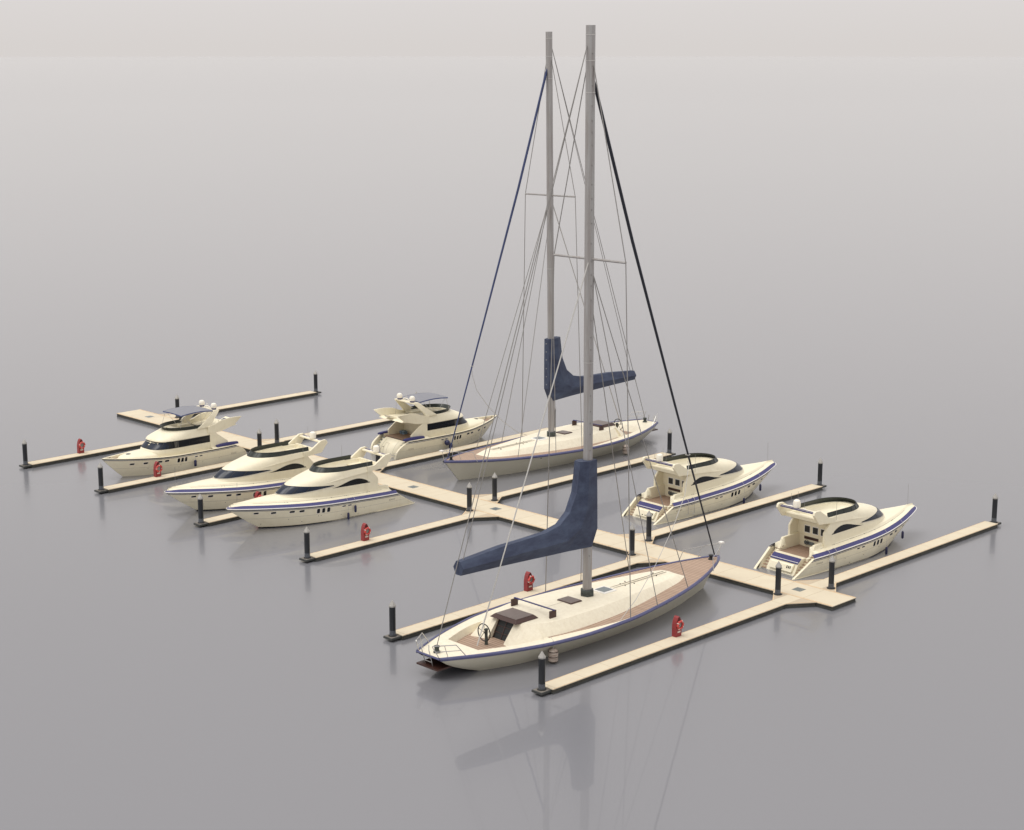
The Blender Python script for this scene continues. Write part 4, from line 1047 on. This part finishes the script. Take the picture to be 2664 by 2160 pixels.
    a.tube([(0, 37.0, 3.42), (0, 36.72, 2.15)], .034, 6); a.tube([(-.2, 36.95, 3.42), (.2, 36.95, 3.42)], .034, 6)
    a.build('bow_pulpit', M['steel'], root)
    a = MB(); a.box(-.2, .2, 36.9, 37.3, 3.38, 3.52); a.build('bow_light', M['white'], root)
    # mast and rig
    um = 18.62
    a = MB(); a.lathe([(.41, 2.2), (.41, 23.2), (.42, 23.25), (.40, 51.5)], (0, um, 0), 12, smooth=False, sy=1.05)
    ms = a.build('mast', M['mast'], root)
    a = MB()
    for z in (23.2, 46.0, 48.6, 50.7): a.lathe([(.425, z), (.425, z+.06)], (0, um, 0), 12, smooth=False, sy=1.05)
    a.build('mast_band', M['steel'], ms)
    a = MB(); z = 6.
    while z < 50: a.lathe([(.05, 0), (.04, .02)], (0, 0, 0), 6) if False else a.box(.36, .43, um-.18, um-.1, z, z+.1); z += 1.35+.4*math.sin(z)
    a.build('mast_fitting', M['wire'], ms)
    a = MB(); a.lathe([(.64, 2.2), (.64, 2.85), (.56, 2.92)], (0, um, 0), 6, smooth=False, rot=.3); a.build('mast_collar', M['darkring'], root)
    a = MB(); a.tube([(-4.2, um, 32.15), (4.2, um, 32.15)], .11, 6); a.build('spreader', M['mast'], root)
    a = MB(); a.tube([(0, um+.3, 47.4), (0, um+.55, 46.6), (0, 24, 33.3), (0, 30, 17.9), (0, 36.15, 2.35)], .1, 8, radii=[.04, .145, .14, .105, .065]); a.build('furled_foresail', M['furl'], root)
    def wire(nm, pts, r=.04, m='wire'): b = MB(); b.tube(pts, r, 5); b.build(nm, M[m], root)
    wire('backstay', [(0, um-.35, 50.0), (0, .95, 1.95)], .042)
    wire('topping_lift', [(0, um-.35, 50.0), (0, 3.9, 8.6)], .036)
    for sg in (-1, 1):
        wire('upper_shroud', [(sg*.3, um, 48.6), (sg*4.2, um, 32.15), (sg*5.2, um, 1.45)], .045)
        wire('lower_shroud', [(sg*.3, um+.1, 31.0), (sg*4.7, 22.7, 1.5)], .04)
        wire('forward_shroud', [(sg*.3, um+.1, 31.0), (sg*3.6, 28.1, 1.68)], .04)
    wire('running_backstay', [(.2, um-.3, 31.9), (1.1, 4.4, 1.4)], .06, 'strap')
    # loose furling line: hangs from the foresail to the side deck
    wire('furling_line', [(0, 31.95, 12.3), (.25, 31.8, 11.9), (1.3, 30.1, 9.6), (2.2, 27.4, 7.1), (3.2, 24.0, 4.6), (4.2, 20.4, 2.5), (4.95, 17.6, 1.45)], .03, 'strap')
    a = MB(); a.torus((0, 31.95, 12.9), .22, .03, 'z', 10, 5); a.build('furling_clip', M['strap'], root)
    # sail cover: hexagonal section swept from boom end up the mast
    SC = [((3.38, 8.62), (3.38, 8.05), (3.38, 7.45), .26, .62, .3), ((8.0, 8.98), (8.0, 8.1), (7.95, 7.32), .3, .74, .34), ((11.0, 9.05), (11.0, 8.1), (11.0, 7.2), .3, .74, .36),
          ((13.2, 9.15), (13.4, 8.05), (13.5, 7.1), .3, .74, .4), ((14.9, 9.5), (15.4, 8.1), (15.7, 7.02), .3, .74, .42), ((16.1, 10.4), (17.0, 8.9), (18.7, 6.85), .32, .78, .46),
          ((16.9, 12.0), (17.8, 10.6), (19.45, 8.4), .34, .78, .42), ((17.1, 13.2), (18.0, 12.6), (19.42, 11.9), .34, .74, .4), ((17.3, 14.7), (18.1, 14.65), (19.35, 14.6), .34, .70, .4)]
    a = MB(); a.loft([[(-w1, *p1), (-w2, *p2), (-w3, *p3), (w3, *p3), (w2, *p2), (w1, *p1)] for p1, p2, p3, w1, w2, w3 in SC], True, True, 0, False)
    cv = a.build('sail_cover', M['cover'], root)
    a = MB()
    for z in (8.9, 9.9, 10.9, 12.0, 13.0, 14.0): a.box(-.06, .06, 19.3, 19.48, z, z+.05)
    a.build('cover_lacing', M['strap'], cv)
    a = MB()
    for sg in (-1, 1):
        for u in (11.3, 14.5, 17.6, 24.6): 
            w = H.w_at(u, 1.15); a.box(*(sorted((sg*(w-.03), sg*(w+.05)))), u-.1, u+.1, 1.08, 1.13)
    a.build('hull_fitting', M['frame'], root)
    return root, H

def place(o, x, y, yaw, label, cat, group):
    o.location = (x, y, 0); o.rotation_euler = (0, 0, -math.radians(yaw)); tag(o, label, cat, group)
A, HA = make_sport_yacht()
Ac = [A, copy_tree(A), copy_tree(A), copy_tree(A)]
GA = 'cream motor yachts with a blue gunwale stripe'
POS = {}
AP = [(-6.4, 3.25, 3.2, 'rightmost cream motor yacht with blue gunwale stripe, stern towards the end of the main pontoon'),
      (-28.37, 8.5, 3.0, 'middle right cream motor yacht behind the forestay, bow pointing up right'),
      (-53.15, -3.1, 184.3, 'foremost left cream motor yacht with blue gunwale stripe and two navy fenders on its side'),
      (-63.55, -3.75, 184.3, 'cream motor yacht with blue gunwale stripe between the canopied yacht and the foremost left yacht')]
for o, (x, y, yaw, lab) in zip(Ac, AP): place(o, x, y, yaw, lab, 'yacht', GA)
B, HB = make_canopied_yacht(); B2 = copy_tree(B); GB = 'cream motor yachts with a canvas sun canopy'
place(B, -84.0, -4.0, 180.5, 'leftmost cream motor yacht under a grey blue sun canopy, bow pointing left', 'yacht', GB)
place(B2, -70.4, 8.9, 3.3, 'rear cream motor yacht under a grey blue canopy, rounded stern facing the main pontoon', 'yacht', GB)
C, HC = make_sailboat(); C2 = copy_tree(C); GC = 'moored sailboats with navy sail covers'
place(C, -8.97, -38.95, .9, 'large front sailboat with navy sail cover, stern and steering wheel towards the viewer', 'sailboat', GC)
place(C2, -54.95, 41.35, 180.0, 'rear sailboat with navy sail cover, bow towards the main pontoon', 'sailboat', GC)
fs_ = [c for c in C.children if c.name.startswith('furled')][0]
fs_.material_slots[0].link = 'OBJECT'; fs_.material_slots[0].material = mat('shaded_furled_sail', (.008, .010, .020), .6)  # front foresail only: its shadow side is put into a darker colour
C.rotation_euler.y = -.004; C2.rotation_euler.y = .015      # both sailboats heel a trace
for o in (C, C2): o.location.z = .5; o.scale = (.991, .991, .99)
# ------------------------------------------------------------------ loose items
def world_pt(x, y, yaw, w, u): 
    a = math.radians(yaw); return (x+u*math.sin(a)+w*math.cos(a), y+u*math.cos(a)-w*math.sin(a))
def fender(x, y, z, top, label, r=.13, h=.75, shape='long', rz=0, lean=0):
    root = empty('fender', (x, y, z), rz); tag(root, label, 'fender', 'fenders hanging from the boats' if shape != 'barrel' else 'barrel fenders beside the sailboats')
    a = MB()
    if shape == 'long':
        a.lathe([(.03, 0), (r*.7, .03), (r, .12), (r, h-.12), (r*.7, h-.03), (.03, h)], n=12); a.build('fender_body', M['navy'], root)
    elif shape == 'ball':
        a.lathe([(r*math.sin(math.pi*i/10)+.001, h/2-h/2*math.cos(math.pi*i/10)) for i in range(11)], n=14); a.build('fender_body', M['navy'], root)
    else:
        a.lathe([(.28, 0), (.40, .08), (.42, .42), (.42, .46), (.42, .84), (.36, 1.0), (.2, 1.12), (.03, 1.17)], n=12); a.build('fender_body', M['barrel'], root)
        a = MB()
        for zz in (.0, .42, .84): a.lathe([(.425 if zz else .35, zz), (.435 if zz else .41, zz+.07)], n=12)
        a.build('fender_band', M['barrelband'], root)
    a = MB(); a.tube([(0, 0, h if shape != 'barrel' else 1.15), (0, 0, top-z)], .016 if shape != 'barrel' else .03, 5); a.tube([(0, 0, top-z), (-.35, 0, top-z+.3)], .014, 5)
    a.build('rope', M['strap'], root)
def hang(spec, H, yawrec, side, u, z, h, label, r=.13, shape='long', extra=0):
    x, y, yaw = yawrec; w = max(H.W(u)*(.99 if H.z0 else 1), H.w_at(u, z+h/2))+r*(.6 if shape == 'barrel' else 1)+.02+extra
    px, py = world_pt(x, y, yaw, side*w, u); fender(px, py, z, H.Z(u)+.12+(.5 if H.z0 else 0), label, r, h, shape, rz=-math.radians(yaw)+(0 if side > 0 else math.pi))
A5, A4, A3, A2 = [a[:3] for a in AP]
hang(0, HA, A5, 1, 13.9, -.05, .8, 'navy fender hanging low amidships on the rightmost yacht')
hang(0, HA, A5, 1, 17.4, .8, .8, 'navy fender hanging near the bow of the rightmost yacht')
hang(0, HA, A4, 1, 13.9, -.05, .8, 'navy fender hanging low amidships on the middle right yacht')
hang(0, HA, A4, 1, 17.4, .8, .8, 'navy fender hanging near the bow of the middle right yacht')
hang(0, HA, A3, -1, 9.7, -.05, .8, 'lower navy fender on the foremost left yacht, touching the water')
hang(0, HA, A3, -1, 8.75, .6, .8, 'upper navy fender on the foremost left yacht')
hang(0, HB, (-84.0, -4.0, 180.5), -1, 7.9, .45, .8, 'navy fender hanging on the leftmost canopied yacht', r=.17)
hang(0, HB, (-70.4, 8.9, 3.3), 1, 7.3, .85, .72, 'round navy ball fender on the rear canopied yacht', r=.36, shape='ball')
hang(0, HB, (-70.4, 8.9, 3.3), 1, 7.95, .22, .86, 'oval navy fender below the ball fender on the rear canopied yacht', r=.26, shape='ball')
hang(0, HC, (-8.97, -38.95, .9), 1, 9.6, .16, 1.15, 'brown and cream barrel fender beside the front sailboat', r=.42, shape='barrel', extra=-.5)
hang(0, HC, (-54.95, 41.35, 180), -1, 10.6, .16, 1.15, 'brown and cream barrel fender beside the rear sailboat', r=.42, shape='barrel')
px, py = world_pt(-70.4, 8.9, 3.3, -1.5, 4.3)
cr = empty('storage_box', (px, py, 1.95), -.06); tag(cr, 'pale blue box standing on the cockpit floor of the rear canopied yacht', 'box')
a = MB(); a.bbox(-.42, .42, -.3, .3, 0, .4, .04); a.build('box_body', M['crate'], cr)
a = MB(); a.box(-.43, .43, -.31, .31, .24, .27); a.box(-.03, .03, -.315, .315, 0.02, .405); a.build('box_strap', M['frame'], cr)

# ------------------------------------------------------------------ light and sky
W = bpy.data.worlds.new('World'); S.world = W; W.use_nodes = True; nt = W.node_tree; N = nt.nodes; L = nt.links; N.clear()
SUN_EL, SUN_AZ = 66, -155       # azimuth: degrees from +Y towards +X
out = N.new('ShaderNodeOutputWorld')
sky = N.new('ShaderNodeTexSky'); sky.sky_type = 'NISHITA'; sky.sun_disc = False; sky.sun_elevation = math.radians(SUN_EL); sky.sun_rotation = math.radians(SUN_AZ); sky.air_density = 1; sky.dust_density = 3
hs = N.new('ShaderNodeHueSaturation'); hs.inputs['Saturation'].default_value = .12; L.new(sky.outputs[0], hs.inputs['Color'])
b1 = N.new('ShaderNodeBackground'); b1.inputs['Strength'].default_value = .012; L.new(hs.outputs[0], b1.inputs['Color'])
tc = N.new('ShaderNodeTexCoord'); sp = N.new('ShaderNodeSeparateXYZ'); L.new(tc.outputs['Generated'], sp.inputs[0])
cr_ = N.new('ShaderNodeValToRGB'); L.new(sp.outputs['Z'], cr_.inputs[0])
el = cr_.color_ramp.elements
el[0].position = 0.0; el[0].color = (.672, .637, .617, 1)
el[1].position = 1.0; el[1].color = (1.75, 1.70, 1.63, 1)
cr_.color_ramp.interpolation = 'LINEAR'
for p_, c_ in ((.025, .69), (.04, .88), (.06, .93), (.10, .90), (.17, .80), (.28, .62), (.5, .66), (.75, 1.1)):
    q_ = el.new(p_); q_.color = (c_, c_*.953, c_*.932, 1)
b2 = N.new('ShaderNodeBackground'); b2.inputs['Strength'].default_value = 1.0; L.new(cr_.outputs[0], b2.inputs['Color'])
ad = N.new('ShaderNodeAddShader'); L.new(b1.outputs[0], ad.inputs[0]); L.new(b2.outputs[0], ad.inputs[1]); L.new(ad.outputs[0], out.inputs[0])
sd = bpy.data.lights.new('sun', 'SUN'); sd.energy = 1.35; sd.angle = math.radians(38); sd.color = (1, .96, .9)
so = bpy.data.objects.new('sun', sd); COL.objects.link(so)
az = math.radians(SUN_AZ); e_ = math.radians(SUN_EL)
d = Vector((math.sin(az)*math.cos(e_), math.cos(az)*math.cos(e_), math.sin(e_)))
so.rotation_euler = d.to_track_quat('Z', 'Y').to_euler(); so.location = (0, 0, 100)
# ------------------------------------------------------------------ haze
def haze():
    m = bpy.data.materials.new('thin_haze'); m.use_nodes = True; nt = m.node_tree; N = nt.nodes; N.clear()
    out = N.new('ShaderNodeOutputMaterial'); v = N.new('ShaderNodeVolumePrincipled')
    v.inputs['Color'].default_value = (.97, .95, .94, 1); v.inputs['Density'].default_value = HAZE
    nt.links.new(v.outputs[0], out.inputs['Volume'])
    b = MB(); b.box(-9500, 9500, -9500, 9500, -1.5, 56); o = b.build('haze', m); tag(o, kind='stuff')
HAZE = .0003

# ------------------------------------------------------------------ camera
cd = bpy.data.cameras.new('camera'); cam = bpy.data.objects.new('camera', cd); COL.objects.link(cam)
cam.location = (89.8634, -127.2308, 49.7554)
AZ, PT = math.radians(-45.3108), math.radians(11.9948)
fw = Vector((math.sin(AZ)*math.cos(PT), math.cos(AZ)*math.cos(PT), -math.sin(PT)))
cam.rotation_euler = fw.to_track_quat('-Z', 'Y').to_euler()
cd.sensor_fit = 'HORIZONTAL'; cd.sensor_width = 36; cd.lens = 36*4510.1/2664
cd.clip_start = 1; cd.clip_end = 20000
S.camera = cam
S.render.resolution_x = 1024; S.render.resolution_y = 830
S.view_settings.view_transform = 'Standard'; S.view_settings.look = 'None'; S.view_settings.exposure = 0; S.view_settings.gamma = 1
S.render.engine = 'CYCLES'; S.cycles.max_bounces = 6; S.cycles.glossy_bounces = 3
